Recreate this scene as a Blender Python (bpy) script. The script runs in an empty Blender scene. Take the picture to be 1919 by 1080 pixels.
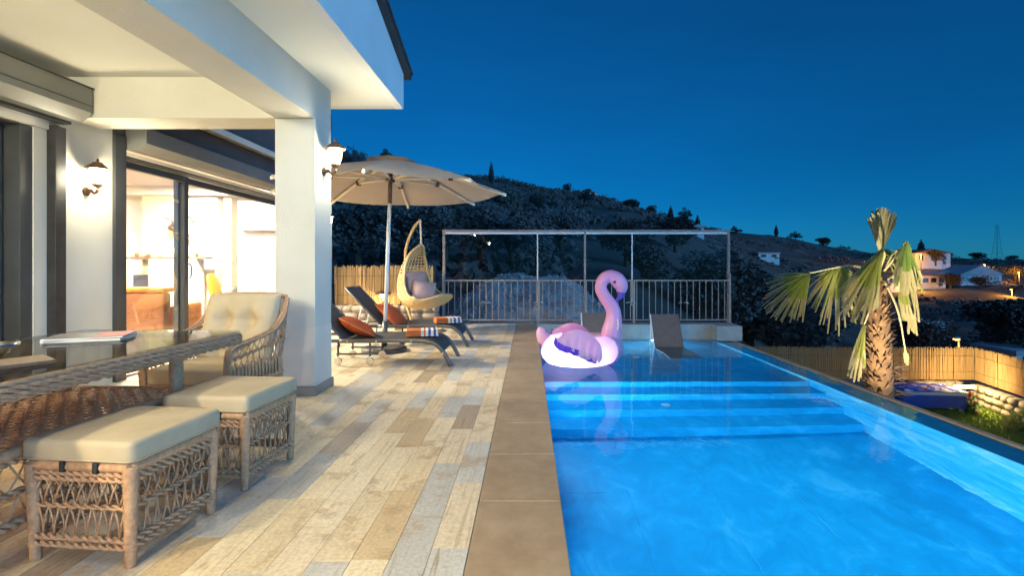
import bpy, bmesh, math, random
from mathutils import Vector, Matrix, noise

# ------------------------------------------------------------------ camera, sky, exposure
scene = bpy.context.scene
COL = scene.collection
rad = math.radians
CAM_H = 1.15
cam_data = bpy.data.cameras.new("camera")
cam_data.sensor_width = 36.0
cam_data.lens = 17.26
cam_data.shift_x = -0.0159
cam_data.shift_y = -0.0214
cam_data.clip_start = 0.05
cam_data.clip_end = 3000
cam = bpy.data.objects.new("camera", cam_data)
cam.location = (0, 0, CAM_H)
cam.rotation_euler = (rad(90), 0, 0)
COL.objects.link(cam)
scene.camera = cam

world = bpy.data.worlds.new("World")
scene.world = world
world.use_nodes = True
wn, wl = world.node_tree.nodes, world.node_tree.links
for n in list(wn):
    wn.remove(n)
sky = wn.new("ShaderNodeTexSky")
sky.sky_type = 'NISHITA'
sky.sun_disc = False
sky.sun_elevation = rad(9.0)
sky.sun_rotation = rad(150)
sky.air_density = 0.8
sky.dust_density = 0.0
sky.ozone_density = 10.0
tint = wn.new("ShaderNodeMix"); tint.data_type = 'RGBA'; tint.blend_type = 'MULTIPLY'
tint.inputs[0].default_value = 1.0
tint.inputs[7].default_value = (0.22, 0.95, 1.0, 1)
bg = wn.new("ShaderNodeBackground"); bg.inputs[1].default_value = 0.137
wo = wn.new("ShaderNodeOutputWorld")
gam = wn.new('ShaderNodeGamma'); gam.inputs[1].default_value = 0.75
wl.new(sky.outputs[0], gam.inputs[0]); wl.new(gam.outputs[0], tint.inputs[6]); 
wc = wn.new("ShaderNodeTexCoord"); wm = wn.new("ShaderNodeMapping"); wm.inputs[3].default_value = (1,1,3.5); wl.new(wc.outputs['Generated'], wm.inputs[0])
wns = wn.new("ShaderNodeTexNoise"); wns.inputs["Scale"].default_value = 2.2; wns.inputs["Detail"].default_value = 5; wl.new(wm.outputs[0], wns.inputs["Vector"])
wmr = wn.new("ShaderNodeMapRange"); wmr.inputs[1].default_value = .3; wmr.inputs[2].default_value = .7; wmr.inputs[3].default_value = .94; wmr.inputs[4].default_value = 1.08; wl.new(wns.outputs[0], wmr.inputs[0])
thin = wn.new("ShaderNodeVectorMath"); thin.operation = 'SCALE'; wl.new(tint.outputs[2], thin.inputs[0]); wl.new(wmr.outputs[0], thin.inputs[3])   # faint thin cloud
wl.new(thin.outputs[0], bg.inputs[0]); wl.new(bg.outputs[0], wo.inputs[0])

sun_d = bpy.data.lights.new("twilight_sun", 'SUN'); sun_d.energy = 2.0; sun_d.angle = rad(45); sun_d.color = (.17,.50,1.0)
sun = bpy.data.objects.new("twilight_sun", sun_d); COL.objects.link(sun)
sun.rotation_euler = V_dir = __import__('mathutils').Vector((-.76,.60,-.25)).to_track_quat('-Z','Y').to_euler()   # last glow from behind the viewer's right

vs = scene.view_settings
vs.view_transform = 'Standard'; vs.look = 'None'; vs.exposure = 0.0; vs.gamma = 1.0
vs.use_curve_mapping = False
cy = scene.cycles
cy.use_denoising = True
cy.max_bounces = 10; cy.diffuse_bounces = 4; cy.glossy_bounces = 4; cy.transmission_bounces = 8; cy.transparent_max_bounces = 16
cy.sample_clamp_indirect = 6.0
cy.caustics_reflective = False; cy.caustics_refractive = True

# ------------------------------------------------------------------ helpers
RND = random.Random(11)
V = Vector

class MB:
    """collects geometry; build() links it as one mesh object"""
    def __init__(self): self.v = []; self.f = []; self.attr = None
    def add(self, vs_, fs):
        o = len(self.v); self.v += [tuple(p) for p in vs_]; self.f += [tuple(i + o for i in q) for q in fs]
    def bb(self, x0, y0, z0, x1, y1, z1):
        self.add([(x0,y0,z0),(x1,y0,z0),(x1,y1,z0),(x0,y1,z0),(x0,y0,z1),(x1,y0,z1),(x1,y1,z1),(x0,y1,z1)],
                 [(0,3,2,1),(4,5,6,7),(0,1,5,4),(1,2,6,5),(2,3,7,6),(3,0,4,7)]); return self
    def box(self, c, s, m=None):
        x, y, z = s[0]/2, s[1]/2, s[2]/2
        pts = [V(p) for p in [(-x,-y,-z),(x,-y,-z),(x,y,-z),(-x,y,-z),(-x,-y,z),(x,-y,z),(x,y,z),(-x,y,z)]]
        if m is not None: pts = [m @ p for p in pts]
        self.add([p + V(c) for p in pts], [(0,3,2,1),(4,5,6,7),(0,1,5,4),(1,2,6,5),(2,3,7,6),(3,0,4,7)]); return self
    def tube(self, path, r, n=6, closed=False, flat=1.0):
        path = [V(p) for p in path]; m = len(path)
        rs = r if isinstance(r, (list, tuple)) else [r]*m
        rings = []; prev = None
        for i, p in enumerate(path):
            if closed: t = path[(i+1) % m] - path[i-1]
            else: t = path[min(i+1, m-1)] - path[max(i-1, 0)]
            t = t.normalized() if t.length > 1e-9 else V((0,0,1))
            if prev is None:
                a = V((0,0,1)) if abs(t.z) < .9 else V((1,0,0))
                u = t.cross(a).normalized()
            else:
                u = prev - t*prev.dot(t); u = u.normalized() if u.length > 1e-6 else t.orthogonal().normalized()
            prev = u; w = t.cross(u)
            rings.append([p + (u*math.cos(2*math.pi*k/n) + w*math.sin(2*math.pi*k/n)*flat)*rs[i] for k in range(n)])
        o = len(self.v)
        for rg in rings: self.v += [tuple(q) for q in rg]
        for i in range(m if closed else m-1):
            j = (i+1) % m
            for k in range(n):
                l = (k+1) % n
                self.f.append((o+i*n+k, o+i*n+l, o+j*n+l, o+j*n+k))
        if not closed:
            self.f.append(tuple(o+k for k in reversed(range(n)))); self.f.append(tuple(o+(m-1)*n+k for k in range(n)))
        return self
    def lathe(self, prof, n=16, c=(0,0,0)):
        o = len(self.v); m = len(prof)
        for r, z in prof:
            for k in range(n):
                a = 2*math.pi*k/n; self.v.append((c[0]+r*math.cos(a), c[1]+r*math.sin(a), c[2]+z))
        for i in range(m-1):
            for k in range(n):
                l = (k+1) % n; self.f.append((o+i*n+k, o+i*n+l, o+(i+1)*n+l, o+(i+1)*n+k))
        self.f.append(tuple(o+k for k in reversed(range(n)))); self.f.append(tuple(o+(m-1)*n+k for k in range(n)))
        return self
    def prism(self, poly, axis, a0, a1):
        """poly in the two other axes (in order xyz without axis)"""
        def pt(p, a):
            if axis == 'x': return (a, p[0], p[1])
            if axis == 'y': return (p[0], a, p[1])
            return (p[0], p[1], a)
        n = len(poly)
        self.add([pt(p, a0) for p in poly] + [pt(p, a1) for p in poly],
                 [tuple(reversed(range(n))), tuple(range(n, 2*n))] + [(i, (i+1) % n, n+(i+1) % n, n+i) for i in range(n)])
        return self
    def grid(self, fn, nu, nv):
        o = len(self.v)
        for i in range(nu+1):
            for j in range(nv+1): self.v.append(tuple(fn(i/nu, j/nv)))
        for i in range(nu):
            for j in range(nv):
                a = o+i*(nv+1)+j; self.f.append((a, a+nv+1, a+nv+2, a+1))
        return self
    def build(self, name, mat, parent=None, smooth=False, bevel=0.0, segs=2, loc=None, rot=None):
        me = bpy.data.meshes.new(name)
        me.from_pydata(self.v, [], self.f)
        bm = bmesh.new(); bm.from_mesh(me)
        bmesh.ops.recalc_face_normals(bm, faces=bm.faces)
        if bevel > 0:
            es = [e for e in bm.edges if len(e.link_faces) == 2 and e.calc_face_angle(0) > 0.5]
            bmesh.ops.bevel(bm, geom=es, offset=bevel, segments=segs, affect='EDGES', profile=0.6)
        bm.to_mesh(me); bm.free()
        if smooth:
            me.polygons.foreach_set("use_smooth", [True]*len(me.polygons))
        me.materials.append(mat)
        o = bpy.data.objects.new(name, me); COL.objects.link(o)
        if parent is not None: o.parent = parent
        if loc is not None: o.location = loc
        if rot is not None: o.rotation_euler = rot
        return o

def tag(o, label, cat, group=None):
    o["label"] = label; o["category"] = cat
    if group: o["group"] = group
    return o
def thing(name, label, cat, loc=(0,0,0), rotz=0.0, group=None):
    o = bpy.data.objects.new(name, None); COL.objects.link(o)
    o.empty_display_size = .1
    o.location = loc; o.rotation_euler = (0, 0, rotz)
    return tag(o, label, cat, group)
def struct(o): o["kind"] = "structure"; return o
def stuff(o): o["kind"] = "stuff"; return o
def copy_tree(o, parent=None):
    c = o.copy(); COL.objects.link(c); c.parent = parent
    for ch in list(o.children): copy_tree(ch, c)
    return c
def dup(o, loc, rotz, label, group=None, scale=None):
    c = copy_tree(o); c.location = loc; c.rotation_euler = (0, 0, rotz); c["label"] = label
    if group: c["group"] = group
    if scale: c.scale = scale
    return c
def rotm(ax, deg): return Matrix.Rotation(rad(deg), 3, ax)
def lerp(a, b, t): return a + (b-a)*t
def table(tb, x):
    if x <= tb[0][0]: return tb[0][1]
    for (x0, y0), (x1, y1) in zip(tb, tb[1:]):
        if x <= x1: return lerp(y0, y1, (x-x0)/(x1-x0))
    return tb[-1][1]
def smooth_path(pts, k=6):
    """Catmull-Rom through points"""
    pts = [V(p) for p in pts]; out = []
    for i in range(len(pts)-1):
        p0 = pts[max(i-1, 0)]; p1 = pts[i]; p2 = pts[i+1]; p3 = pts[min(i+2, len(pts)-1)]
        for j in range(k):
            t = j/k
            out.append(.5*((2*p1) + (p2-p0)*t + (2*p0-5*p1+4*p2-p3)*t*t + (3*p1-p0-3*p2+p3)*t**3))
    out.append(pts[-1]); return out
def cushion(sx, sy, h, n=6.0, e=0.5, N=14, tufts=(), dep=.05, tw=.07):
    """closed pillow: seam outline sx by sy, half height h"""
    mb = MB()
    def top(sign):
        def fn(u, v):
            a, b = 2*u-1, 2*v-1
            a = math.sin(a*math.pi/2)*.55 + a*.45; b = math.sin(b*math.pi/2)*.55 + b*.45
            z = h*(max(0, 1-abs(a)**n)*max(0, 1-abs(b)**n))**e
            x, y = a*sx/2, b*sy/2
            for tx, ty in tufts:
                d = math.hypot(x-tx, y-ty); z -= dep*math.exp(-(d/tw)**2)*(1 if sign > 0 else .3)
                if sign > 0: z -= dep*.28*math.exp(-(abs(x-tx)/.022)**1.5)*max(0, 1-abs(y-ty)/.22)
                if sign > 0: z -= dep*.22*math.exp(-(abs(y-ty)/.022)**1.5)*max(0, 1-abs(x-tx)/.16)
            return (x, y, sign*max(z, 0.0))
        return fn
    mb.grid(top(1), N, N); mb.grid(top(-1), N, N)
    return mb

def area(name, loc, size, power, col, parent=None, rot=(0,0,0), shape='SQUARE', spread=None):
    d = bpy.data.lights.new(name, 'AREA'); d.energy = power; d.size = size; d.color = col; d.shape = shape
    if spread: d.spread = spread
    o = bpy.data.objects.new(name, d); COL.objects.link(o); o.location = loc; o.rotation_euler = rot
    if parent is not None: o.parent = parent
    return o
def point(name, loc, power, col, r=.05, parent=None):
    d = bpy.data.lights.new(name, 'POINT'); d.energy = power; d.color = col; d.shadow_soft_size = r
    o = bpy.data.objects.new(name, d); COL.objects.link(o); o.location = loc
    if parent is not None: o.parent = parent
    return o

# ------------------------------------------------------------------ materials
def nt(name):
    m = bpy.data.materials.new(name); m.use_nodes = True
    n, l = m.node_tree.nodes, m.node_tree.links
    b = n["Principled BSDF"]
    return m, n, l, b
def ramp(n, stops, interp='LINEAR'):
    r = n.new("ShaderNodeValToRGB"); r.color_ramp.interpolation = interp
    el = r.color_ramp.elements
    while len(el) > 1: el.remove(el[-1])
    el[0].position = stops[0][0]; el[0].color = (*stops[0][1], 1)
    for p, c in stops[1:]:
        e = el.new(p); e.color = (*c, 1)
    return r
def pmat(name, c0, c1=None, scale=6.0, rough=0.7, bump=0.0, bscale=None, metal=0.0, stretch=(1,1,1), detail=5.0, coords='Object', spec=0.5, transl=0.0):
    """principled with noise-mottled colour between c0 and c1 and fine relief"""
    m, n, l, b = nt(name)
    tc = n.new("ShaderNodeTexCoord"); mp = n.new("ShaderNodeMapping"); mp.inputs[3].default_value = stretch
    l.new(tc.outputs[coords], mp.inputs[0])
    if c1 is None: c1 = tuple(x*.82 for x in c0)
    ns = n.new("ShaderNodeTexNoise"); ns.inputs["Scale"].default_value = scale; ns.inputs["Detail"].default_value = detail
    l.new(mp.outputs[0], ns.inputs["Vector"])
    r = ramp(n, [(.3, c0), (.7, c1)]); l.new(ns.outputs[0], r.inputs[0])
    l.new(r.outputs[0], b.inputs["Base Color"])
    b.inputs["Roughness"].default_value = rough; b.inputs["Metallic"].default_value = metal
    b.inputs["Specular IOR Level"].default_value = spec
    if bump > 0:
        n2 = n.new("ShaderNodeTexNoise"); n2.inputs["Scale"].default_value = bscale or scale*6; n2.inputs["Detail"].default_value = 4
        l.new(mp.outputs[0], n2.inputs["Vector"])
        bp = n.new("ShaderNodeBump"); bp.inputs["Strength"].default_value = bump; bp.inputs["Distance"].default_value = .02
        l.new(n2.outputs[0], bp.inputs["Height"]); l.new(bp.outputs[0], b.inputs["Normal"])
    if transl > 0:
        out = n["Material Output"]; mx = n.new("ShaderNodeMixShader"); mx.inputs[0].default_value = transl
        t = n.new("ShaderNodeBsdfTranslucent"); l.new(r.outputs[0], t.inputs[0])
        l.new(b.outputs[0], mx.inputs[1]); l.new(t.outputs[0], mx.inputs[2]); l.new(mx.outputs[0], out.inputs[0])
    return m
def emit(name, col, s):
    m, n, l, b = nt(name)
    b.inputs["Base Color"].default_value = (*col, 1); b.inputs["Emission Color"].default_value = (*col, 1); b.inputs["Emission Strength"].default_value = s
    return m
def pane(name, tintc=(1,1,1), refl=1.0, rough=0.0):
    """thin clear pane: see-through with mirror reflection by angle"""
    m, n, l, b = nt(name); n.remove(b)
    out = n["Material Output"]; mx = n.new("ShaderNodeMixShader"); fr = n.new("ShaderNodeFresnel"); fr.inputs[0].default_value = 1.5
    mul = n.new("ShaderNodeMath"); mul.operation = 'MULTIPLY'; mul.inputs[1].default_value = refl
    t = n.new("ShaderNodeBsdfTransparent"); t.inputs[0].default_value = (*tintc, 1)
    g = n.new("ShaderNodeBsdfGlossy"); g.inputs["Roughness"].default_value = rough
    l.new(fr.outputs[0], mul.inputs[0]); l.new(mul.outputs[0], mx.inputs[0]); l.new(t.outputs[0], mx.inputs[1]); l.new(g.outputs[0], mx.inputs[2]); l.new(mx.outputs[0], out.inputs[0])
    return m

M = {}
M['plaster'] = pmat('plaster', (.64,.62,.53), (.58,.56,.475), 2.2, .85, .12, 60)
M['plaster_low'] = pmat('plaster_base_band', (.70,.64,.53), (.64,.58,.48), 3, .8, .15, 50)
M['ceiling'] = pmat('ceiling_paint', (.76,.75,.66), (.72,.71,.62), 1.2, .8, .05, 40)
M['fascia'] = pmat('fascia_white', (.78,.78,.76), (.70,.70,.68), 1.6, .85, .15, 50)
M['skirting'] = pmat('skirting_stone', (.30,.26,.22), (.22,.19,.17), 8, .5, .1)
M['dark_wall'] = pmat('dark_grey_wall', (.115,.10,.095), (.09,.08,.076), 3, .8, .1, 60)  # plain dark grey for the wall above the second door
M['alu'] = pmat('anthracite_aluminium', (.065,.07,.072), (.05,.054,.058), 5, .38, .02, 80, metal=.3)
M['shutter'] = pmat('shutter_box_grey', (.17,.175,.16), (.14,.145,.135), 3, .42, .02, 60)
M['black_gloss'] = pmat('black_trim', (.012,.012,.014), (.03,.03,.032), 9, .5, .05, 30)
M['roof'] = pmat('roof_tile_dark', (.06,.055,.055), (.035,.035,.04), 12, .8, .4, 30)
M['glass'] = pane('window_glass', (.97,.985,.98), .4)
M['table_glass'] = pane('table_glass', (.95,.985,.965), .75)
M['screen_glass'] = pane('screen_glass', (.97,.98,1.0), .2)
M['curtain'] = pmat('pale_curtain', (.55,.60,.50), (.45,.5,.42), 3, .9, .1, transl=.3)
M['wicker'] = pmat('woven_wicker', (.66,.385,.205), (.45,.25,.13), 55, .55, .35, 160)
M['wicker_dark'] = pmat('woven_wicker_dark', (.52,.32,.185), (.34,.20,.115), 45, .55, .4, 160)  # darker wicker tone for frames, table rim and seat boards
M['rattan'] = pmat('honey_rattan', (.62,.43,.20), (.46,.30,.13), 30, .45, .2, 120)
M['cushion'] = pmat('cream_fabric', (.56,.455,.30), (.49,.39,.25), 9, .95, .25, 500, spec=.1)
M['strap'] = pmat('black_strap', (.015,.015,.016), (.025,.025,.025), 30, .8)
M['sling'] = pmat('dark_grey_sling', (.075,.07,.068), (.055,.052,.055), 14, .75, .25, 400)
M['frame_grey'] = pmat('grey_metal', (.13,.125,.12), (.10,.098,.095), 10, .42, .02, metal=.5)
M['taupe_sling'] = pmat('taupe_sling', (.165,.115,.095), (.135,.095,.08), 14, .8, .25, 300)
M['white_metal'] = pmat('white_metal', (.72,.72,.70), (.66,.66,.65), 8, .4)
M['chrome'] = pmat('bright_metal', (.75,.74,.72), (.65,.64,.62), 8, .22, metal=1.0)
M['orange'] = pmat('burnt_orange_fabric', (.62,.105,.022), (.50,.075,.015), 12, .85, .2, 300)
M['orange_piping'] = pmat('orange_piping', (.75,.25,.08), (.65,.2,.06), 12, .8)
M['orange_leather'] = pmat('orange_leather', (.80,.24,.01), (.70,.19,.01), 4, .45, .08, 60)
M['brown_leather'] = pmat('brown_leather', (.33,.12,.03), (.24,.08,.025), 5, .5, .1, 60)
M['towel'] = None
M['canopy'] = pmat('ecru_canopy', (.60,.50,.38), (.56,.465,.35), 4, .9, .15, 250, transl=.25)
M['rib_wood'] = pmat('cream_rib', (.84,.76,.60), (.78,.70,.54), 10, .5)
M['bronze'] = pmat('aged_bronze', (.16,.09,.05), (.09,.05,.03), 20, .4, .2, 60, metal=.6)
M['lamp_glass'] = emit('lamp_glass_lit', (1.0,.86,.62), 14)
M['taupe_steel'] = pmat('taupe_painted_steel', (.30,.235,.20), (.25,.195,.17), 12, .45, .02)
M['reed'] = pmat('reed', (.52,.35,.16), (.36,.23,.10), 2.5, .85, .3, 40, stretch=(14,14,.6))
M['stone'] = pmat('wall_stone', (.40,.34,.27), (.24,.20,.165), 7, .9, .6, 18)
M['mortar'] = pmat('mortar', (.26,.23,.19), (.19,.17,.145), 14, .95, .4)
M['rock'] = pmat('limestone_rubble', (.40,.39,.38), (.20,.20,.20), 1.1, .95, .8, 5)
M['bark'] = pmat('bark', (.11,.075,.05), (.06,.042,.03), 8, .95, .6, 20, stretch=(1,1,.3))
M['palm_trunk'] = pmat('palm_fibre', (.34,.19,.09), (.12,.065,.035), 5, .95, .7, 30)
M['palm_leaf'] = pmat('palm_leaf', (.36,.42,.09), (.50,.48,.15), 2.2, .6, .1, 40, transl=.2)
M['palm_green'] = pmat('palm_leaf_fresh', (.24,.40,.08), (.34,.44,.12), 3, .5, .1, 40, transl=.2)
M['palm_dry'] = pmat('palm_leaf_dry', (.66,.58,.34), (.52,.46,.22), 4, .8, .1, 40, transl=.15)
M['foliage_a'] = pmat('scrub_foliage', (.065,.06,.055), (.105,.095,.088), .7, .8)
M['foliage_b'] = pmat('olive_foliage', (.115,.105,.10), (.165,.155,.15), .9, .8)
M['foliage_c'] = pmat('dark_conifer', (.045,.06,.04), (.07,.085,.055), .9, .8)
M['white_paint'] = pmat('white_house_paint', (.70,.70,.68), (.6,.6,.58), 1.5, .85)
M['roof_pale'] = pmat('pale_roof', (.45,.45,.46), (.36,.36,.38), 2, .8)
M['roof_red'] = pmat('clay_roof', (.30,.13,.08), (.22,.10,.07), 3, .85)
M['dark_window'] = pmat('dark_window', (.03,.035,.05), (.02,.02,.03), 2, .15)
M['interior'] = pmat('interior_white', (.82,.81,.77), (.79,.78,.74), 2, .85)
M['chimney'] = pmat('sage_plaster', (.50,.50,.34), (.46,.46,.31), 2, .85)
M['dark_wood'] = pmat('dark_wood', (.14,.09,.055), (.08,.05,.03), 8, .5, .15, 30, stretch=(1,8,1))
M['flower'] = pmat('pink_petal', (.75,.03,.10), (.60,.02,.08), 20, .6)
M['leaf'] = pmat('garden_leaf', (.06,.14,.025), (.10,.2,.04), 6, .6, transl=.2)
M['purple_leaf'] = pmat('palm_skirt', (.10,.07,.06), (.16,.11,.08), 6, .8)
M['paper'] = pmat('paper', (.70,.68,.62), (.6,.58,.52), 6, .7)
M['red_print'] = pmat('red_cover', (.34,.02,.012), (.28,.016,.01), 8, .5)
M['black_print'] = pmat('black_cover', (.03,.028,.03), (.05,.045,.045), 8, .4)
# --- special materials
def deck_material():
    m, n, l, b = nt('printed_plank_tile')
    a1 = n.new("ShaderNodeAttribute"); a1.attribute_type = 'OBJECT'; a1.attribute_name = 'tone'
    a2 = n.new("ShaderNodeAttribute"); a2.attribute_type = 'GEOMETRY'; a2.attribute_name = 'tone'
    s = n.new("ShaderNodeMath"); s.operation = 'ADD'; l.new(a1.outputs['Fac'], s.inputs[0]); l.new(a2.outputs['Fac'], s.inputs[1])
    geo = n.new("ShaderNodeNewGeometry")
    off = n.new("ShaderNodeVectorMath"); off.operation = 'MULTIPLY_ADD'
    comb = n.new("ShaderNodeCombineXYZ")
    k = n.new("ShaderNodeMath"); k.operation = 'MULTIPLY'; k.inputs[1].default_value = 137.0; l.new(s.outputs[0], k.inputs[0])
    for i in range(3): l.new(k.outputs[0], comb.inputs[i])
    l.new(geo.outputs['Position'], off.inputs[0]); off.inputs[1].default_value = (1,1,1); l.new(comb.outputs[0], off.inputs[2])
    base = ramp(n, [(0,(.76,.66,.49)),(.16,(.70,.59,.42)),(.30,(.80,.70,.54)),(.44,(.60,.47,.30)),(.54,(.74,.64,.49)),(.70,(.52,.52,.52)),(.82,(.58,.58,.57)),(.935,(.40,.33,.26)),(.97,(.47,.40,.33))], 'CONSTANT')
    l.new(s.outputs[0], base.inputs[0])
    # wood grain along y
    mp = n.new("ShaderNodeMapping"); mp.inputs[3].default_value = (24, 1.1, 1); l.new(off.outputs[0], mp.inputs[0])
    g = n.new("ShaderNodeTexNoise"); g.inputs["Scale"].default_value = 1.6; g.inputs["Detail"].default_value = 6; g.inputs["Distortion"].default_value = 1.6
    l.new(mp.outputs[0], g.inputs["Vector"])
    gr = ramp(n, [(.28,(.62,.52,.40)),(.40,(.95,.92,.88)),(.75,(1.08,1.07,1.05))]); l.new(g.outputs[0], gr.inputs[0])
    x1 = n.new("ShaderNodeMix"); x1.data_type = 'RGBA'; x1.blend_type = 'MULTIPLY'; x1.inputs[0].default_value = .85
    l.new(base.outputs[0], x1.inputs[6]); l.new(gr.outputs[0], x1.inputs[7])
    # rusty and worn patches
    p = n.new("ShaderNodeTexNoise"); p.inputs["Scale"].default_value = 4.5; p.inputs["Detail"].default_value = 7; p.inputs["Roughness"].default_value = .65; l.new(off.outputs[0], p.inputs["Vector"])
    pr = ramp(n, [(.54,(0,0,0)),(.62,(1,1,1))]); l.new(p.outputs[0], pr.inputs[0])
    pm = n.new("ShaderNodeMath"); pm.operation = 'MULTIPLY'; pm.inputs[1].default_value = .55; l.new(pr.outputs[0], pm.inputs[0])
    x2 = n.new("ShaderNodeMix"); x2.data_type = 'RGBA'; l.new(pm.outputs[0], x2.inputs[0]); l.new(x1.outputs[2], x2.inputs[6]); x2.inputs[7].default_value = (.42,.28,.15,1)
    q = n.new("ShaderNodeTexNoise"); q.inputs["Scale"].default_value = 60; q.inputs["Detail"].default_value = 3; l.new(off.outputs[0], q.inputs["Vector"])
    qr = ramp(n, [(.35,(.82,.82,.82)),(.65,(1.08,1.08,1.08))]); l.new(q.outputs[0], qr.inputs[0])
    x3 = n.new("ShaderNodeMix"); x3.data_type = 'RGBA'; x3.blend_type = 'MULTIPLY'; x3.inputs[0].default_value = .8; l.new(x2.outputs[2], x3.inputs[6]); l.new(qr.outputs[0], x3.inputs[7])
    x4 = n.new("ShaderNodeMix"); x4.data_type = "RGBA"; x4.blend_type = "MULTIPLY"; x4.inputs[0].default_value = 1; l.new(x3.outputs[2], x4.inputs[6]); x4.inputs[7].default_value = (1.10,1.05,.94,1)
    l.new(x4.outputs[2], b.inputs["Base Color"])
    rr = n.new("ShaderNodeMapRange"); rr.inputs[3].default_value = .32; rr.inputs[4].default_value = .55; l.new(p.outputs[0], rr.inputs[0]); l.new(rr.outputs[0], b.inputs["Roughness"])
    bp = n.new("ShaderNodeBump"); bp.inputs["Strength"].default_value = .15; bp.inputs["Distance"].default_value = .004; l.new(g.outputs[0], bp.inputs["Height"]); l.new(bp.outputs[0], b.inputs["Normal"])
    return m
M['deck'] = deck_material()
M['grout'] = pmat('grout', (.52,.45,.36), (.44,.38,.30), 20, .9)
M['coping'] = pmat('coping_concrete', (.215,.178,.135), (.145,.118,.09), 3.2, .55, .35, 45, detail=9, stretch=(1,.5,1), coords='Generated')
def coping_material():
    m, n, l, b = nt('coping_concrete')
    geo = n.new("ShaderNodeNewGeometry")
    a = n.new("ShaderNodeTexNoise"); a.inputs["Scale"].default_value = 4.3; a.inputs["Detail"].default_value = 12; a.inputs["Roughness"].default_value = .72
    l.new(geo.outputs['Position'], a.inputs["Vector"])
    r = ramp(n, [(.3,(.31,.215,.125)),(.5,(.39,.275,.165)),(.72,(.46,.34,.215))]); l.new(a.outputs[0], r.inputs[0])
    c = n.new("ShaderNodeTexNoise"); c.inputs["Scale"].default_value = 26; c.inputs["Detail"].default_value = 2; l.new(geo.outputs['Position'], c.inputs["Vector"])
    cr = ramp(n, [(.70,(0,0,0)),(.76,(1,1,1))]); l.new(c.outputs[0], cr.inputs[0])
    k = n.new("ShaderNodeMath"); k.operation='MULTIPLY'; k.inputs[1].default_value=.4; l.new(cr.outputs[0], k.inputs[0])
    x = n.new("ShaderNodeMix"); x.data_type='RGBA'; l.new(k.outputs[0], x.inputs[0]); l.new(r.outputs[0], x.inputs[6]); x.inputs[7].default_value=(.40,.37,.31,1)
    l.new(x.outputs[2], b.inputs["Base Color"]); b.inputs["Roughness"].default_value = .55
    bp = n.new("ShaderNodeBump"); bp.inputs["Strength"].default_value=.25; bp.inputs["Distance"].default_value=.01; l.new(a.outputs[0], bp.inputs["Height"]); l.new(bp.outputs[0], b.inputs["Normal"])
    return m
M['coping'] = coping_material()
def pool_material(name, dark, mid, light, sc, st, w=(.42,.53,.66)):
    m, n, l, b = nt(name)
    geo = n.new("ShaderNodeNewGeometry"); mp = n.new("ShaderNodeMapping"); mp.inputs[3].default_value = st; l.new(geo.outputs['Position'], mp.inputs[0])
    a = n.new("ShaderNodeTexNoise"); a.inputs["Scale"].default_value = sc; a.inputs["Detail"].default_value = 10; a.inputs["Roughness"].default_value = .62; a.inputs["Distortion"].default_value = .6
    l.new(mp.outputs[0], a.inputs["Vector"])
    r = ramp(n, [(w[0],dark),(w[1],mid),(w[2],light)]); l.new(a.outputs[0], r.inputs[0])
    l.new(r.outputs[0], b.inputs["Base Color"]); b.inputs["Roughness"].default_value = .5
    return m
M['pool_floor'] = pool_material('blue_stone_tile', (.002,.28,.52), (.005,.35,.62), (.07,.50,.76), 3.6, (1,.7,1), (.40,.56,.74))
M['pool_wall'] = pool_material('blue_stone_wall_tile', (.015,.36,.60), (.06,.50,.74), (.40,.76,.88), 2.6, (1,.55,1.7), (.38,.5,.64))
M['pool_edge'] = pool_material('teal_edge_tile', (.02,.26,.38), (.03,.30,.44), (.05,.38,.5), 2, (1,.5,1))
def water_material():
    m, n, l, b = nt('pool_water'); n.remove(b); out = n["Material Output"]
    g = n.new("ShaderNodeBsdfGlass"); g.inputs["IOR"].default_value = 1.33; g.inputs["Roughness"].default_value = 0.0; g.inputs[0].default_value = (.80,.96,1,1)
    geo = n.new("ShaderNodeNewGeometry"); mp = n.new("ShaderNodeMapping"); mp.inputs[3].default_value = (1,.7,1); l.new(geo.outputs['Position'], mp.inputs[0])
    a = n.new("ShaderNodeTexNoise"); a.inputs["Scale"].default_value = 5.0; a.inputs["Detail"].default_value = 3; l.new(mp.outputs[0], a.inputs["Vector"])
    bp = n.new("ShaderNodeBump"); bp.inputs["Strength"].default_value = .05; bp.inputs["Distance"].default_value = .05; l.new(a.outputs[0], bp.inputs["Height"])
    l.new(bp.outputs[0], g.inputs["Normal"]); l.new(g.outputs[0], out.inputs[0])
    return m
M['water'] = water_material()

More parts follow.
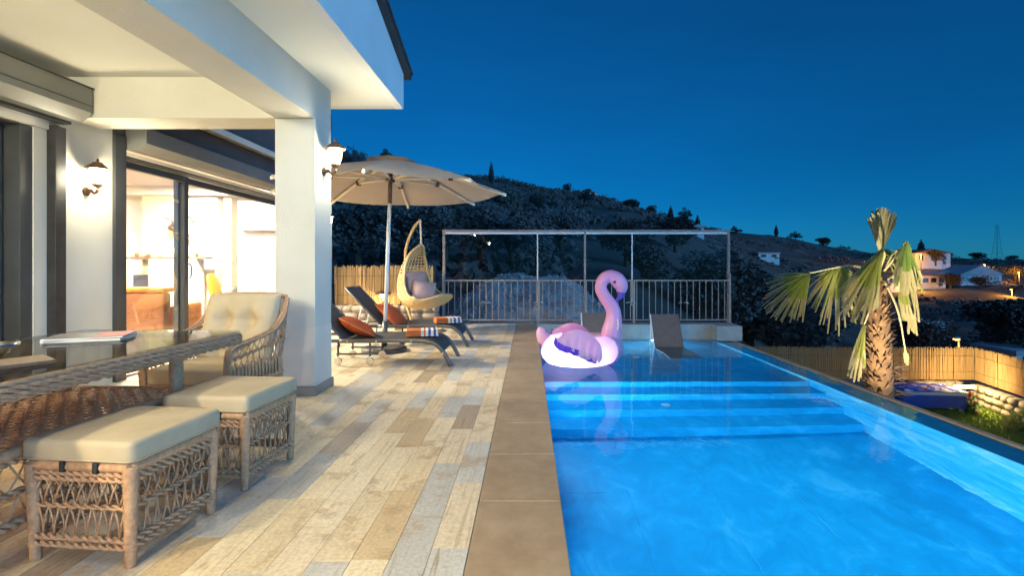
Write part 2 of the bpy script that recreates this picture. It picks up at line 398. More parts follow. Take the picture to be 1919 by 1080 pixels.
# ------------------------------------------------------------------ terrain
RIDGE = [(-.9,.262),(-.47,.25),(-.40,.245),(-.32,.222),(-.25,.205),(-.15,.192),(-.076,.186),(.011,.168),(.076,.160),(.15,.143),(.22,.121),(.28,.110),(.33,.095),(.38,.082),(.446,.073),(.554,.058),(.62,.044),(.685,.034),(.77,.027),(.88,.020),(1.01,.014),(1.4,.010)]
DIST = [(-.9,110),(-.2,130),(.2,170),(.5,230),(1.0,300),(1.4,320)]
LEFTP = [(10.05,-2.2),(13,-1.6),(20,-.6),(30,1.0),(45,4.0),(65,8.5)]
RIGHTP = [(10.05,-3.3),(17,-3.4),(22,-6.0),(40,-8.0),(70,-7.0),(120,-3.2),(160,1.4)]
def terrain_z(x, y):
    t = x/y
    D = table(DIST, t); zr = CAM_H + table(RIDGE, t)*D - 1.2
    def prof(tb):
        if y <= tb[-1][0]: return table(tb, y)
        if y <= D: 
            u = (y-tb[-1][0])/max(D-tb[-1][0], 1); return lerp(tb[-1][1], zr, u)
        return zr - (y-D)*.22
    w = min(1, max(0, (t-.15)/.6)); w = w*w*(3-2*w)
    z = lerp(prof(LEFTP), prof(RIGHTP), w)
    amp = min(1.0, max(0, (y-12)/40))
    return z + amp*1.3*noise.noise(V((x*.06, y*.06, 0))) + amp*.5*noise.noise(V((x*.2, y*.2, 3)))
def build_terrain():
    mb = MB(); ny = 110; nx = 170
    def fn(u, v):
        y = 10.05*(420/10.05)**v; x = lerp(-1.3, 1.6, u)*y
        return (x, y, terrain_z(x, y))
    mb.grid(fn, nx, ny)
    m, n, l, b = nt('dry_hillside')
    geo = n.new("ShaderNodeNewGeometry")
    a = n.new("ShaderNodeTexNoise"); a.inputs["Scale"].default_value = .09; a.inputs["Detail"].default_value = 9; a.inputs["Roughness"].default_value = .7; l.new(geo.outputs['Position'], a.inputs["Vector"])
    r = ramp(n, [(.35,(.065,.057,.05)),(.5,(.10,.088,.078)),(.62,(.145,.13,.12)),(.75,(.24,.225,.215))]); l.new(a.outputs[0], r.inputs[0])
    l.new(r.outputs[0], b.inputs["Base Color"]); b.inputs["Roughness"].default_value = 1; b.inputs["Specular IOR Level"].default_value = .1
    return struct(mb.build("hillside", m, smooth=True))
hill = build_terrain()

# ------------------------------------------------------------------ terrace, tiles, coping
deck = struct(MB().bb(-9.2,-3,-.35, -.242,9.8,-.012).build("terrace", M['grout']))
tile_me = None
tiles = []
for i in range(27):
    x1 = -.2425 - i*.15; offs = (i*.23 + (i % 3)*.11) % .6
    y = -1.0 - offs
    while y < 9.78:
        y0, y1 = max(y, -.6), min(y+.6, 9.795)
        if y1 - y0 > .03: tiles.append((x1-.15, x1, y0, y1))
        y += .6
def tile_vis(t):
    x0, x1, y0, y1 = t; yc = (y0+y1)/2; xc = (x0+x1)/2
    if y1 < 1.75 or xc/yc < -1.12 or (xc < -3.7): return 0
    return (y1-y0)*.15/(yc**3)
tiles.sort(key=tile_vis, reverse=True)
base_mesh = {}
rt = random.Random(5)
rest = MB(); rest_tone = []
for k, t in enumerate(tiles):
    x0, x1, y0, y1 = t; w, d = .1484, (y1-y0)-.0016
    tone = rt.random()*.999
    if k < 295 and tile_vis(t) > 0:
        key = round(d, 3)
        if key not in base_mesh:
            o = MB().bb(-w/2,-d/2,-.010, w/2,d/2,0).build("tile", M['deck'], deck, bevel=.0006, segs=1)
            base_mesh[key] = o.data
        else:
            o = bpy.data.objects.new("tile", base_mesh[key]); COL.objects.link(o); o.parent = deck
        o.location = ((x0+x1)/2, (y0+y1)/2, rt.uniform(-.0004,.0004)); o["tone"] = tone
    else:
        n0 = len(rest.f); rest.bb(x0+.00125,y0+.00125,-.010, x1-.00125,y1-.00125,0); rest_tone += [tone]*6
ro = stuff(rest.build("tile_field", M['deck'], deck))
at = ro.data.attributes.new("tone", 'FLOAT', 'FACE'); at.data.foreach_set("value", rest_tone)

pool = MB()
W, XI, XO = -.30, 3.61, 3.94                      # water level, inner face, outer face of the overflow wall
YS = [5.28, 5.62, 5.96, 6.30]; ZS = [-1.45, -1.20, -.95, -.70, -.45]
pool.bb(-.24,-3.3,-3.2, .155,10.0,-.041)           # wall below the coping
pool.bb(XI+.012,-3.3,-3.2, XO,9.662,-.328)         # overflow wall
pool.bb(.155,-3.3,-3.2, XI+.012,-3.0,-.041)
pool.bb(.155,-3.0,-1.8, XI+.012,9.662,-1.462)
for i, ys in enumerate(YS): pool.bb(.155,ys+.012,ZS[i]-.012, XI+.012,9.662,ZS[i+1]-.012)
pool.bb(.155,9.672,-3.2, 4.10,10.0,-.041)          # end wall
pool_o = struct(pool.build("pool", M['pool_floor']))
def pieces(name, mat, boxes, parent, bev=.002):
    for b in boxes: MB().bb(*b).build(name, mat, parent, bevel=bev, segs=1)
bx = []
xs = [.157+(XI-.157)*i/5 for i in range(6)]
y = -3.0
fl = [-3.0,-1.8,-.6,.6,1.8,3.0,4.2,5.291]
g = .0005
for a, c in zip(fl, fl[1:]):
    for p, q in zip(xs, xs[1:]): bx.append((p+g,a+g,-1.46, q-g,c-g,-1.45))
for i, ys in enumerate(YS):
    ye = (YS[i+1] if i < 3 else 7.42)
    for p, q in zip(xs, xs[1:]):
        bx.append((p+g,ys+.0005,ZS[i]+.001, q-g,ys+.0115,ZS[i+1]-.0125))       # riser
        bx.append((p+g,ys-.004,ZS[i+1]-.0115, q-g,ye-(-.010 if i < 3 else g),ZS[i+1]))   # tread
for a, c in ((7.42,8.54),(8.54,9.66)):
    for p, q in zip(xs, xs[1:]): bx.append((p+g,a+g,-.4615, q-g,c-g,-.45))
pieces("tile", M['pool_floor'], bx, pool_o)
bx = []
yy = [-3.0+1.2*i for i in range(11)]+[9.66]
for a, c in zip(yy, yy[1:]): bx.append((XI,a+g,-1.4495, XI+.0115,c-g,-.329))
pieces("wall_tile", M['pool_wall'], bx, pool_o)
bx = []
yy = [-3.0+.6*i for i in range(22)]+[9.795]
for a, c in zip(yy, yy[1:]): bx.append((-.24,a+.0025,-.04, .16,c-.0025,.0))
pieces("coping_slab", M['coping'], bx, pool_o, .003)
bx = [(XI+.001,-3.3+1.0*i+.001,-.327, XO-.04,min(-3.3+1.0*(i+1),9.66)-.001,-.312) for i in range(13)]
pieces("edge_tile", M['pool_edge'], bx, pool_o)
MB().bb(XO-.039,-3.3,-.327, XO+.03,9.9,-.288).build("edge_lip", M['coping'], pool_o, bevel=.004)
M['ledge'] = pmat('pale_ledge_stone', (.42,.38,.33), (.30,.28,.26), 5, .7, .4, 30)
bx = [(.161+.79*i+.001,9.655,-.0395, .161+.79*(i+1)-.001,10.05,.0) for i in range(5)]
pieces("ledge_slab", M['ledge'], bx, pool_o, .004)
bx = [(.157+.69*i+.001,9.659,-.449, .157+.69*(i+1)-.001,9.671,-.0415) for i in range(5)]
pieces("end_wall_tile", M['ledge'], bx, pool_o)
MB().bb(3.609,9.40,-.286, 4.10,9.654,-.0).build("corner_block", M['ledge'], pool_o, bevel=.006)
water = struct(MB().grid(lambda u, v: (lerp(.1565, XO-.0395, u), lerp(-2.999, 9.6585, v), W), 1, 1).build("water", M['water']))

# garden ground and lawn
lawn_m = pmat('lawn', (.20,.30,.04), (.28,.36,.07), 5, .95, .5, 60)
soil_m = pmat('garden_soil', (.13,.10,.07), (.08,.065,.05), 2.5, 1, .5, 20)
struct(MB().bb(3.98,-6,-3.3, 22,17.2,-3.02).build("garden_ground", soil_m))
rg = random.Random(3); gm = MB()
for i in range(15000):
    x = rg.uniform(8.6, 13.6); y = rg.uniform(10.2, 15.0)
    if (x-8.6)/5.0 + noise.noise(V((x*.6,y*.6,0)))*.15 < .05: continue
    a = rg.uniform(0, 6.28); h = rg.uniform(.05,.11); dx, dy = math.cos(a)*.014, math.sin(a)*.014; lx, ly = rg.uniform(-.04,.04), rg.uniform(-.04,.04)
    gm.add([(x-dx,y-dy,-3.02),(x+dx,y+dy,-3.02),(x+lx,y+ly,-3.02+h)], [(0,1,2)])
grass = stuff(gm.build("grass", lawn_m)); tag(grass, "short green lawn grass below the low garden wall", "grass")
struct(MB().grid(lambda u,v:(lerp(8.4,13.8,u),lerp(10,15.1,v),-3.016+.006*noise.noise(V((u*9,v*9,0)))),20,20).build("lawn", lawn_m))

# ------------------------------------------------------------------ house
house = thing("villa", "white plastered villa with covered porch, square column and sliding glass doors", "house")
P_ = M['plaster']
cl = MB().bb(-2.245,4.35,0.0, -1.89,4.71,2.459).build("column", P_, house, bevel=.006)
MB().bb(-2.248,4.347,.075, -1.887,4.713,.60).build("base_band", M['plaster_low'], cl, bevel=.006)
MB().bb(-2.265,4.33,.0, -1.872,4.73,.085).build("skirting", M['skirting'], cl, bevel=.006)
c2 = MB().bb(-2.245,-1.92,0.0, -1.89,-1.56,2.459).build("column", P_, house, bevel=.006)
MB().bb(-2.265,-1.94,.0, -1.872,-1.54,.085).build("skirting", M['skirting'], c2, bevel=.006)
MB().bb(-2.243,-3.0,2.462, -1.892,4.708,2.84).build("long_beam", P_, house, bevel=.006)
MB().bb(-4.099,4.352,2.464, -2.246,4.706,2.84).build("cross_beam", P_, house, bevel=.006)
MB().bb(-4.5,-3.0,2.83, -1.335,5.235,2.95).build("ceiling", M['ceiling'], house)
# gable fascia and roof, rising towards the viewer
MB().prism([(5.24,2.826),(5.24,3.20),(1.2,4.41),(-3.0,3.15),(-3.0,2.826)], 'x', -1.42, -1.33).build("gable_fascia", M['fascia'], house, bevel=.004)
MB().prism([(-4.5,2.828),(-1.421,2.828),(-1.421,3.15),(-4.5,3.15)], 'y', 5.15, 5.239).build("eave_board", P_, house)
rf = MB().prism([(5.34,3.175),(5.34,3.225),(1.2,4.47),(-3.1,3.18),(-3.1,3.13),(1.2,4.415)], 'x', -9.0, -1.27).build("roof", M['roof'], house)
re = MB()
for i in range(14):
    ya = 5.34 - i*.31; za = 3.232 + i*.31*.3007
    t = MB().box((0,0,0), (.24,.36,.022), rotm('X', -18)).build("roof_tile", M['roof'], rf, bevel=.004, segs=1)
    t.location = (-1.37, ya-.17, za+.055)
# left wall with the first sliding door
def wall(boxes, mat=P_, name="wall"):
    for b in boxes: MB().bb(*b).build(name, mat, house)
wall([(-4.40,-3.0,0, -4.10,1.36,2.829), (-4.40,1.361,2.32, -4.10,4.20,2.829), (-4.40,4.09,0, -4.12,4.201,2.319),
      (-4.40,4.302,0, -4.10,4.84,2.829)])
MB().bb(-4.18,4.203,0, -4.045,4.30,2.36).build("door_post", M['black_gloss'], house, bevel=.006)
box1 = MB().prism([(-4.099,2.42),(-3.93,2.42),(-3.845,2.50),(-3.845,2.71),(-4.099,2.71)], 'y', -3.0, 4.335).build("shutter_box", M['shutter'], house, bevel=.004)
MB().bb(-3.844,-3.0,2.556, -3.8395,4.33,2.562).build("seam", M['alu'], box1)
MB().bb(-3.87,-3.0,2.711, -3.835,4.34,2.722).build("cap_strip", M['alu'], box1)
MB().bb(-4.098,-3.0,2.395, -4.02,4.32,2.419).build("guide_slot", M['black_gloss'], box1)
def sliding_door(x, panels, z1, mat_glass, fw=.07, handle=None):
    """panels: list of (y0, y1, offset). frame mesh > pane sub-parts"""
    for y0, y1, dx in panels:
        m = MB(); X0, X1 = x+dx-.03, x+dx+.03
        m.bb(X0,y0,.02, X1,y0+fw,z1); m.bb(X0,y1-fw,.02, X1,y1,z1)
        m.bb(X0+.001,y0+fw,.02, X1-.001,y1-fw,.02+fw); m.bb(X0+.001,y0+fw,z1-fw, X1-.001,y1-fw,z1)
        d = m.build("sliding_door", M['alu'], house, bevel=.004, segs=1)
        MB().bb(x+dx-.006,y0+fw-.005,.02+fw-.005, x+dx+.006,y1-fw+.005,z1-fw+.005).build("pane", mat_glass, d)
        if handle == y0:
            MB().tube(smooth_path([(X1,y1-.035,1.0),(X1+.05,y1-.035,1.02),(X1+.05,y1-.035,1.16),(X1,y1-.035,1.18)],4), .010, 8).build("handle", M['alu'], d, smooth=True)
sliding_door(-4.22, [(1.38,2.75,0),(2.65,3.98,-.07)], 2.30, M['glass'], .085)
m = MB(); m.bb(-4.33,3.99,0, -4.13,4.089,2.31); m.bb(-4.33,1.362,2.305, -4.13,3.989,2.319); m.build("door_frame", M['alu'], house, bevel=.004)
# curtain behind the first door
def curtain_fn(u, v):
    y = lerp(2.55, 3.62, u); return (-4.62+.05*math.sin(y*26)+.02*math.sin(y*61), y, lerp(.03,2.36,v))
c = MB().grid(curtain_fn, 110, 1).build("curtain", M['curtain'], None, smooth=True); tag(c, "pale green floor-length curtain behind the left sliding door", "curtain")
# wing with the second sliding door
X2 = -4.10
wall([(X2-.25,4.841,2.46, X2,10.25,4.3)], M['dark_wall'], "upper_wall")
wall([(X2-.25,8.9,0, X2,10.0,2.459)])
wall([(-9.2,10.0,0, X2,10.25,2.459)])
door2 = [(4.98,6.06,0),(5.96,8.85,-.06)]
sliding_door(X2-.12, door2, 2.25, M['glass'], .075, handle=4.98)
m = MB()
m.bb(X2-.2,4.842,0, X2+.03,4.975,2.458); m.bb(X2-.2,4.976,2.26, X2+.01,8.899,2.315); m.bb(X2-.2,8.856,0, X2+.001,8.8995,2.259)
m.build("door_frame", M['alu'], house, bevel=.004)
MB().bb(X2+.011,4.98,2.275, X2+.022,8.89,2.31).build("gold_trim", M['rib_wood'], house)
b2 = MB().prism([(X2+.002,2.335),(X2+.15,2.335),(X2+.22,2.40),(X2+.22,2.56),(X2+.002,2.56)], 'y', 4.99, 9.2).build("shutter_box", M['shutter'], house, bevel=.004)
MB().prism([(X2+.001,2.86),(X2+.16,2.84),(X2+.16,2.92),(X2+.001,2.96)], 'y', 5.3, 10.4).build("eave_soffit", P_, house, bevel=.004)
# room behind it
M['interior_floor'] = pmat('interior_floor', (.42,.34,.24), (.36,.29,.2), 4, .35)
wall([(-9.2,4.46,0, -9.0,9.099,2.6)], M['interior'], "room_wall")
wall([(-9.0,4.40,0, -4.401,4.459,2.6)], M['interior'], "room_wall")
wall([(-9.0,4.46,2.56, X2-.251,9.099,2.70)], M['interior'], "room_ceiling")
wall([(-9.0,9.04,.002, X2-.252,9.099,2.559)], M['interior'], "room_wall")
wall([(-9.0,4.46,-.0115, X2-.2,9.04,.001)], M['interior_floor'], "room_floor")
wall([(-9.0,8.6,2.40, X2-.253,9.039,2.559)], M['interior'], "cornice")
wall([(-7.2,-3.0,0, -7.0,4.398,2.829),(-6.999,-3.0,2.60, -4.401,4.398,2.828),(-6.999,-3.0,0, -4.401,-2.8,2.599)], M['interior'], "back_room_wall")
point("bulb", (-5.9,2.2,2.2), 260, (1,.85,.6), .15, house)
# chimney breast with mantel
ch = thing("fireplace", "sage green chimney breast with mantel shelf seen through the sliding door", "fireplace", (-6.2,8.85,0))
MB().bb(-.60,-.20,.001, .05,.18,2.395).build("breast", M['chimney'], ch)
MB().bb(.051,-.05,.001, .62,.18,2.395).build("side_panel", M['interior'], ch)
MB().bb(-.78,-.42,1.27, .66,-.201,1.31).build("mantel", M['dark_wood'], ch, bevel=.004)
MB().bb(-.60,-.40,.001, -.30,-.21,1.0).build("niche", M['dark_window'], ch)
MB().bb(-.299,-.44,.001, .50,-.21,1.269).build("surround", M['interior'], ch)
for k, (x, h, mt) in enumerate([(-.62,.07,'orange'),(-.50,.05,'rattan'),(-.42,.06,'orange'),(-.22,.05,'rattan'),(.12,.07,'orange'),(.28,.06,'rattan'),(.42,.07,'orange'),(.54,.04,'rattan')]):
    o = MB().lathe([(.02,0),(.03,.01),(.032,h*.7),(.018,h)], 10).build("candle_holder", M[mt], None, loc=(-6.2+x, 8.56, 1.3102), smooth=True)
    tag(o, "small coloured candle holder, %s from the left on the mantel shelf" % ["first","second","third","fourth","fifth","sixth","seventh","last"][k], "candle", "candle holders on the mantel")
bl = MB().lathe([(.02,0),(.06,.01),(.09,.06),(.09,.1),(.05,.15),(.02,.17)], 14).build("globe_lamp", emit('globe_lit', (1,.92,.75), 6), None, loc=(-6.22,8.56,1.3102), smooth=True); tag(bl, "small glowing white globe lamp on the mantel shelf", "lamp")
# stag head
sh = thing("stag_head", "dark bronze stag head trophy with curled antlers on the chimney breast", "trophy", (-6.10,8.64,1.74)); sh.scale = (.74,.74,.74)
MB().tube(smooth_path([(.06,.0,-.12),(.02,-.10,.02),(-.06,-.16,.12),(-.17,-.20,.08)],5), [.13,.125,.12,.115,.11,.105,.10,.10,.10,.105,.105,.10,.08,.065,.055,.05], 10).build("head", M['bronze'], sh, smooth=True)
for s in (-1, 1):
    MB().tube(smooth_path([(-.02,-.16,.16),(.06+.02*s,-.14+.1*s,.32),(.2,-.14+.16*s,.36),(.26,-.14+.18*s,.22)],5), [.022]*15+[.008], 6).build("antler", M['bronze'], sh, smooth=True)
    MB().tube(smooth_path([(-.04,-.16,.16),(-.1,-.15+.1*s,.28),(-.2,-.15+.14*s,.34)],4), [.018]*8+[.006], 6).build("antler", M['bronze'], sh, smooth=True)
    MB().tube([(-.03,-.16+.08*s,.14),(-.02,-.16+.17*s,.18)], [.03,.01], 6).build("ear", M['bronze'], sh, smooth=True)
# floating shelf, pillar trim
o = MB().bb(-5.25,8.85,1.80, -4.36,9.039,1.86).build("wall_shelf", M['rib_wood'], None, bevel=.003); tag(o, "pale floating shelf on the white room wall", "shelf")
wall([(-5.50,8.86,.001, -5.36,9.038,2.399)], M['rib_wood'], "wall_strip")
# sofa
sf = thing("sofa", "long orange leather sofa with brown back seen through the glass", "sofa", (-5.95,6.75,0), rad(6))
MB().bb(-1.15,-.46,.10, 1.15,-.30,.80).build("back_panel", M['brown_leather'], sf, bevel=.03)
MB().bb(-1.16,-.47,.801, 1.16,-.20,.87).build("top_roll", M['orange_leather'], sf, bevel=.03)
MB().bb(-.98,-.299,.12, .98,.42,.42).build("seat", M['orange_leather'], sf, bevel=.04)
for s in (-1,1): MB().bb(min(s*.985,s*1.155),-.298,.10, max(s*.985,s*1.155),.44,.62).build("arm", M['orange_leather'], sf, bevel=.04)
for sx in (-1,1):
    for sy in (-1,1): MB().lathe([(.02,0),(.03,.12)],8,(sx*1.0,sy*.34,0)).build("leg", M['dark_wood'], sf)
ac = thing("lounge_chair", "orange curved lounge chair by the white wall inside the room", "chair", (-4.80,8.2,0), rad(100))
MB().tube(smooth_path([(0,-.36,.42),(0,.0,.38),(0,.26,.46),(0,.40,.80),(0,.46,1.02)],6), [.22]*8+[.24]*8+[.22,.22,.21,.2,.19,.18,.16,.13,.10], 10, flat=.24).build("shell", M['orange_leather'], ac, smooth=True)
MB().lathe([(.22,0),(.22,.02),(.03,.04),(.03,.36)],14).build("pedestal", M['chrome'], ac, smooth=True)
pl = cushion(.4,.4,.09,2.6,.5,10).build("throw_pillow", M['frame_grey'], None, smooth=True, loc=(-5.15,8.3,.62), rot=(rad(70),0,rad(20))); tag(pl, "grey throw pillow beside the orange lounge chair", "pillow")
st = thing("side_table", "small round table carrying the grey throw pillow indoors", "table", (-5.15,8.3,0))
MB().lathe([(.24,.40),(.25,.41),(.25,.428),(.24,.43)],20).build("top", M['dark_wood'], st, smooth=False); MB().lathe([(.03,.02),(.025,.399)],8).build("stem", M['chrome'], st); MB().lathe([(.16,0),(.16,.019)],16).build("foot", M['chrome'], st)
for k, (x, y) in enumerate(((-6.4,5.9),(-5.3,7.6))):
    t = thing("ceiling_light", ("flat square ceiling light above the sofa" if k == 0 else "flat square ceiling light near the room's far wall"), "lamp", (x,y,2.535), 0, "ceiling lights in the room")
    MB().bb(-.3,-.3,0, .3,.3,.024).build("panel", emit('ceiling_panel_lit', (1,.94,.82), 8), t)
    area("bulb", (0,0,-.012), .55, 700, (1,.90,.72), t)
# ------------------------------------------------------------------ lanterns
WARM = (1.0,.89,.63)
def lantern(label, loc, rotz, power, group="wall lanterns of the villa"):
    """wall plate at origin, arm reaches out along +x"""
    t = thing("wall_lantern", label, "lantern", loc, rotz, group); t.scale = (.78,.78,.78)
    MB().tube(smooth_path([(.0,0,0),(.018,0,.0)],2), [.05,.05,.03], 14).build("wall_plate", M['bronze'], t, smooth=True)
    MB().tube(smooth_path([(.015,0,0),(.06,0,.01),(.10,0,-.02),(.14,0,.02),(.14,0,.05)],5), [.022]*6+[.015]*15, 8).build("arm", M['bronze'], t, smooth=True)
    MB().lathe([(.004,-.06),(.012,-.04),(.02,-.02),(.012,.0),(.05,.03),(.06,.045),(.045,.055),(.02,.06)], 6, (.14,0,.04)).build("base_cup", M['bronze'], t)
    # tapered six-sided glass
    MB().lathe([(.052,.10),(.088,.27)], 6, (.14,0,0)).build("glass", M['lamp_glass'], t)
    m = MB()
    for k in range(6):
        a = math.pi*2*k/6; m.tube([(.14+.054*math.cos(a),.054*math.sin(a),.10),(.14+.091*math.cos(a),.091*math.sin(a),.27)], .005, 4)
    m.build("glazing_bars", M['bronze'], t)
    MB().lathe([(.125,.268),(.128,.276),(.10,.30),(.065,.325),(.05,.345),(.03,.35),(.012,.36),(.016,.375),(.008,.395),(.002,.40)], 6, (.14,0,0)).build("hat", M['bronze'], t)
    point("bulb", (.23,0,.16), power, WARM, .06, t)
    return t
lantern("lit bronze lantern on the porch wall between the two sliding doors", (-4.098,4.55,1.84), 0, 38)
lantern("lit bronze lantern on the pool side of the white column", (-1.889,4.53,2.02), 0, 38)
lantern("small lit lantern at the far end of the villa wall", (-4.099,9.85,1.93), 0, 22)
lantern("lit bronze lantern on the near porch wall, outside the picture", (-4.099,.95,2.0), 0, 130)
lantern("unseen bronze lantern added on the porch wall behind the viewer for light", (-4.099,-1.9,2.0), rad(0), 130)  # unseen lantern added as a light source for the foreground
lantern("unseen bronze lantern added on the second column to light deck and stools", (-1.889,-1.74,2.02), 0, 260)  # unseen lantern added for the near deck, stools and coping
for py_, lab_, pw_ in ((.35,"unseen round ceiling light added above the table to light the near stools",225),(-1.7,"unseen round ceiling light added behind the viewer to brighten the porch",400)):  # unseen lights added to fill the porch foreground
  pl_ = thing("porch_fill_light", lab_, "lamp", (-2.95,py_,2.829), 0, "added porch fill lights")
  MB().lathe([(.14,0),(.15,-.02),(.145,-.04)],20).build("rim", M['bronze'], pl_); MB().lathe([(.135,-.04),(.12,-.07),(.07,-.09),(.01,-.095)],20).build("diffuser", M['lamp_glass'], pl_, smooth=True)
  point("bulb", (0,0,-.17), pw_, (1,.90,.65), .12, pl_)
for py_, lab_ in ((.75,"unseen small downlight added under the near eave to brighten the deck"),(-1.0,"unseen small downlight added under the eave behind the viewer for the deck")):  # unseen downlights added for more light on the deck
  dl_ = thing("eave_fill_light", lab_, "lamp", (-1.62,py_,2.829), 0, "added eave fill lights")
  MB().lathe([(.06,0),(.065,-.008),(.05,-.012)],18).build("trim_ring", M['white_metal'], dl_); MB().lathe([(.046,-.0122),(.04,-.016)],18).build("lens", M['lamp_glass'], dl_)
  point("bulb", (0,0,-.07), 42, (1,.88,.60), .05, dl_)
sc = thing("security_camera", "small white security camera on the back of the column", "camera", (-2.255,4.62,2.02), 0)
MB().tube([(0,0,0),(-.05,0,-.01)], .022, 10).build("mount", M['white_metal'], sc, smooth=True)
MB().tube([(-.04,.03,-.02),(-.075,-.06,-.03)], .030, 12).build("body", M['white_metal'], sc, smooth=True)
MB().tube([(-.075,-.0605,-.03),(-.077,-.066,-.0305)], .022, 12).build("lens", M['black_gloss'], sc, smooth=True)

# ------------------------------------------------------------------ wicker kit
def rope(mb, p0, p1, r=.007, sep=.007, pitch=.06, n=5, strands=2):
    p0, p1 = V(p0), V(p1); d = p1-p0; L = d.length; t = d/L
    u = t.cross(V((0,0,1))); u = u.normalized() if u.length > .1 else V((1,0,0)); w = t.cross(u)
    k = max(4, int(L/pitch*6))
    for s in range(strands):
        ph = 2*math.pi*s/strands
        mb.tube([p0+t*(L*i/k)+(u*math.cos(ph+2*math.pi*L*i/k/pitch)+w*math.sin(ph+2*math.pi*L*i/k/pitch))*sep for i in range(k+1)], r, n)
def wrapped(mb, p0, p1, r0, r1, n=8, ring=.011):
    p0, p1 = V(p0), V(p1); L = (p1-p0).length; k = max(2, int(L/ring))
    pts = []; rs = []
    for i in range(k):
        a = i/k; pts.append(p0.lerp(p1, a)); rs.append(lerp(r0, r1, a)*.93)
        pts.append(p0.lerp(p1, a+.5/k)); rs.append(lerp(r0, r1, a)*1.04)
    pts.append(p1); rs.append(r1*.93)
    mb.tube(pts, rs, n)
def xlattice(mb, a0, a1, b0, b1, n, r=.0042, over=.85, nrm=.006):
    """crossing strands between lower edge a0-a1 and upper edge b0-b1"""
    a0, a1, b0, b1 = map(V, (a0,a1,b0,b1)); N = (a1-a0).cross(b0-a0).normalized()*nrm
    for i in range(n+1):
        t = (i)/n; p = a0.lerp(a1, t)
        for s in (-1, 1):
            q = t + s*over/n
            if q < -.02 or q > 1.02: q = min(max(q,0),1)
            mid = p.lerp(b0.lerp(b1, q), .5) + N*s
            mb.tube([p, mid, b0.lerp(b1, q)], r, 4)
def wicker_box(parent, sx, sy, z0, zm, z1, legz=0.0, n=8, cushion_top=False):
    hx, hy = sx/2, sy/2
    cs = [(-hx,-hy),(hx,-hy),(hx,hy),(-hx,hy)]
    for (x, y) in cs:
        m = MB(); wrapped(m, (x*.97,y*.97,legz), (x,y,z1-.01), .019, .027); m.build("leg", M['wicker'], parent, smooth=True)
    lat = MB(); rim = MB(); bot = MB(); mid = MB()
    for i in range(4):
        a, b = cs[i], cs[(i+1) % 4]
        A = lambda z, e=1.0: (a[0]*e, a[1]*e, z); B = lambda z, e=1.0: (b[0]*e, b[1]*e, z)
        xlattice(lat, A(z0+.02), B(z0+.02), A(zm), B(zm), n, over=.5)
        xlattice(lat, A(zm), B(zm), A(z1-.06), B(z1-.06), n, over=.95)
        rope(mid, A(zm,1.01), B(zm,1.01), .006, .007, .085)
        for z in (z0, z0+.028): rope(bot, A(z,1.02), B(z,1.02), .0075, .008, .07)
        for j, z in enumerate((z1-.062, z1-.040)): rope(rim, A(z,1.025), B(z,1.025), .0075, .008, .07)
        wrapped(rim, A(z1-.014,1.0), B(z1-.014,1.0), .023, .023, 8, .014)
    lat.build("lattice", M['wicker'], parent, smooth=True); mid.build("middle_band", M['wicker'], parent, smooth=True)
    bot.build("lower_rail", M['wicker'], parent, smooth=True); rim.build("woven_rim", M['wicker'], parent, smooth=True)
def weave_top(mb, x0, y0, x1, y1, z, nx, ny, r=.009):
    for i in range(nx):
        x = lerp(x0, x1, (i+.5)/nx)
        mb.tube([(x, lerp(y0,y1,j/(ny)), z+(.007 if (i+j) % 2 else -.007)) for j in range(ny+1)], r, 4, flat=.45)
    for j in range(ny):
        y = lerp(y0, y1, (j+.5)/ny)
        mb.tube([(lerp(x0,x1,i/(nx)), y, z+(.007 if (i+j) % 2 == 0 else -.007)) for i in range(nx+1)], r, 4, flat=.45)

def box_cushion(sx, sy, h, rc=.028, re=.022):
    m = MB(); prof = []                                   # (inset, z) from bottom centre to top centre
    for k in range(6): a = rad(-90+18*k); prof.append((re-re*math.cos(a), -h/2+re+re*math.sin(a)))
    for k in range(6): a = rad(18*k); prof.append((re-re*math.cos(a), h/2-re+re*math.sin(a)))
    def outline(ins):
        pts = []; r_ = max(rc-ins*.3, .004); X, Y = sx/2-ins, sy/2-ins
        for (qx, qy, a0) in ((1,1,0),(-1,1,90),(-1,-1,180),(1,-1,270)):
            for k in range(5): a = rad(a0+22.5*k); pts.append((qx*(X-r_)+r_*math.cos(a), qy*(Y-r_)+r_*math.sin(a)))
            nx_ = {0:(-1,1),90:(-1,-1),180:(1,-1),270:(1,1)}[a0]
            a_ = pts[-1]; 
            for k in range(1,6):
                t_ = k/6; e_ = {0:(-(X-r_),Y),90:(-X,-(Y-r_)),180:(X-r_,-Y),270:(X,Y-r_)}[a0]; pts.append((lerp(a_[0],e_[0],t_), lerp(a_[1],e_[1],t_)))
        return pts
    rings = [[(x,y,z) for x, y in outline(i)] for i, z in prof]
    for s in (.75,.45,.15): rings.append([(x*s,y*s,h/2+.010*(1-s*s)) for x, y in outline(re)])
    n = len(rings[0])
    for rg in rings: m.v += rg
    for i in range(len(rings)-1):
        for k in range(n): m.f.append((i*n+k, i*n+(k+1)%n, (i+1)*n+(k+1)%n, (i+1)*n+k))
    m.f.append(tuple(range(n))); m.f.append(tuple((len(rings)-1)*n+k for k in range(n)))
    return m
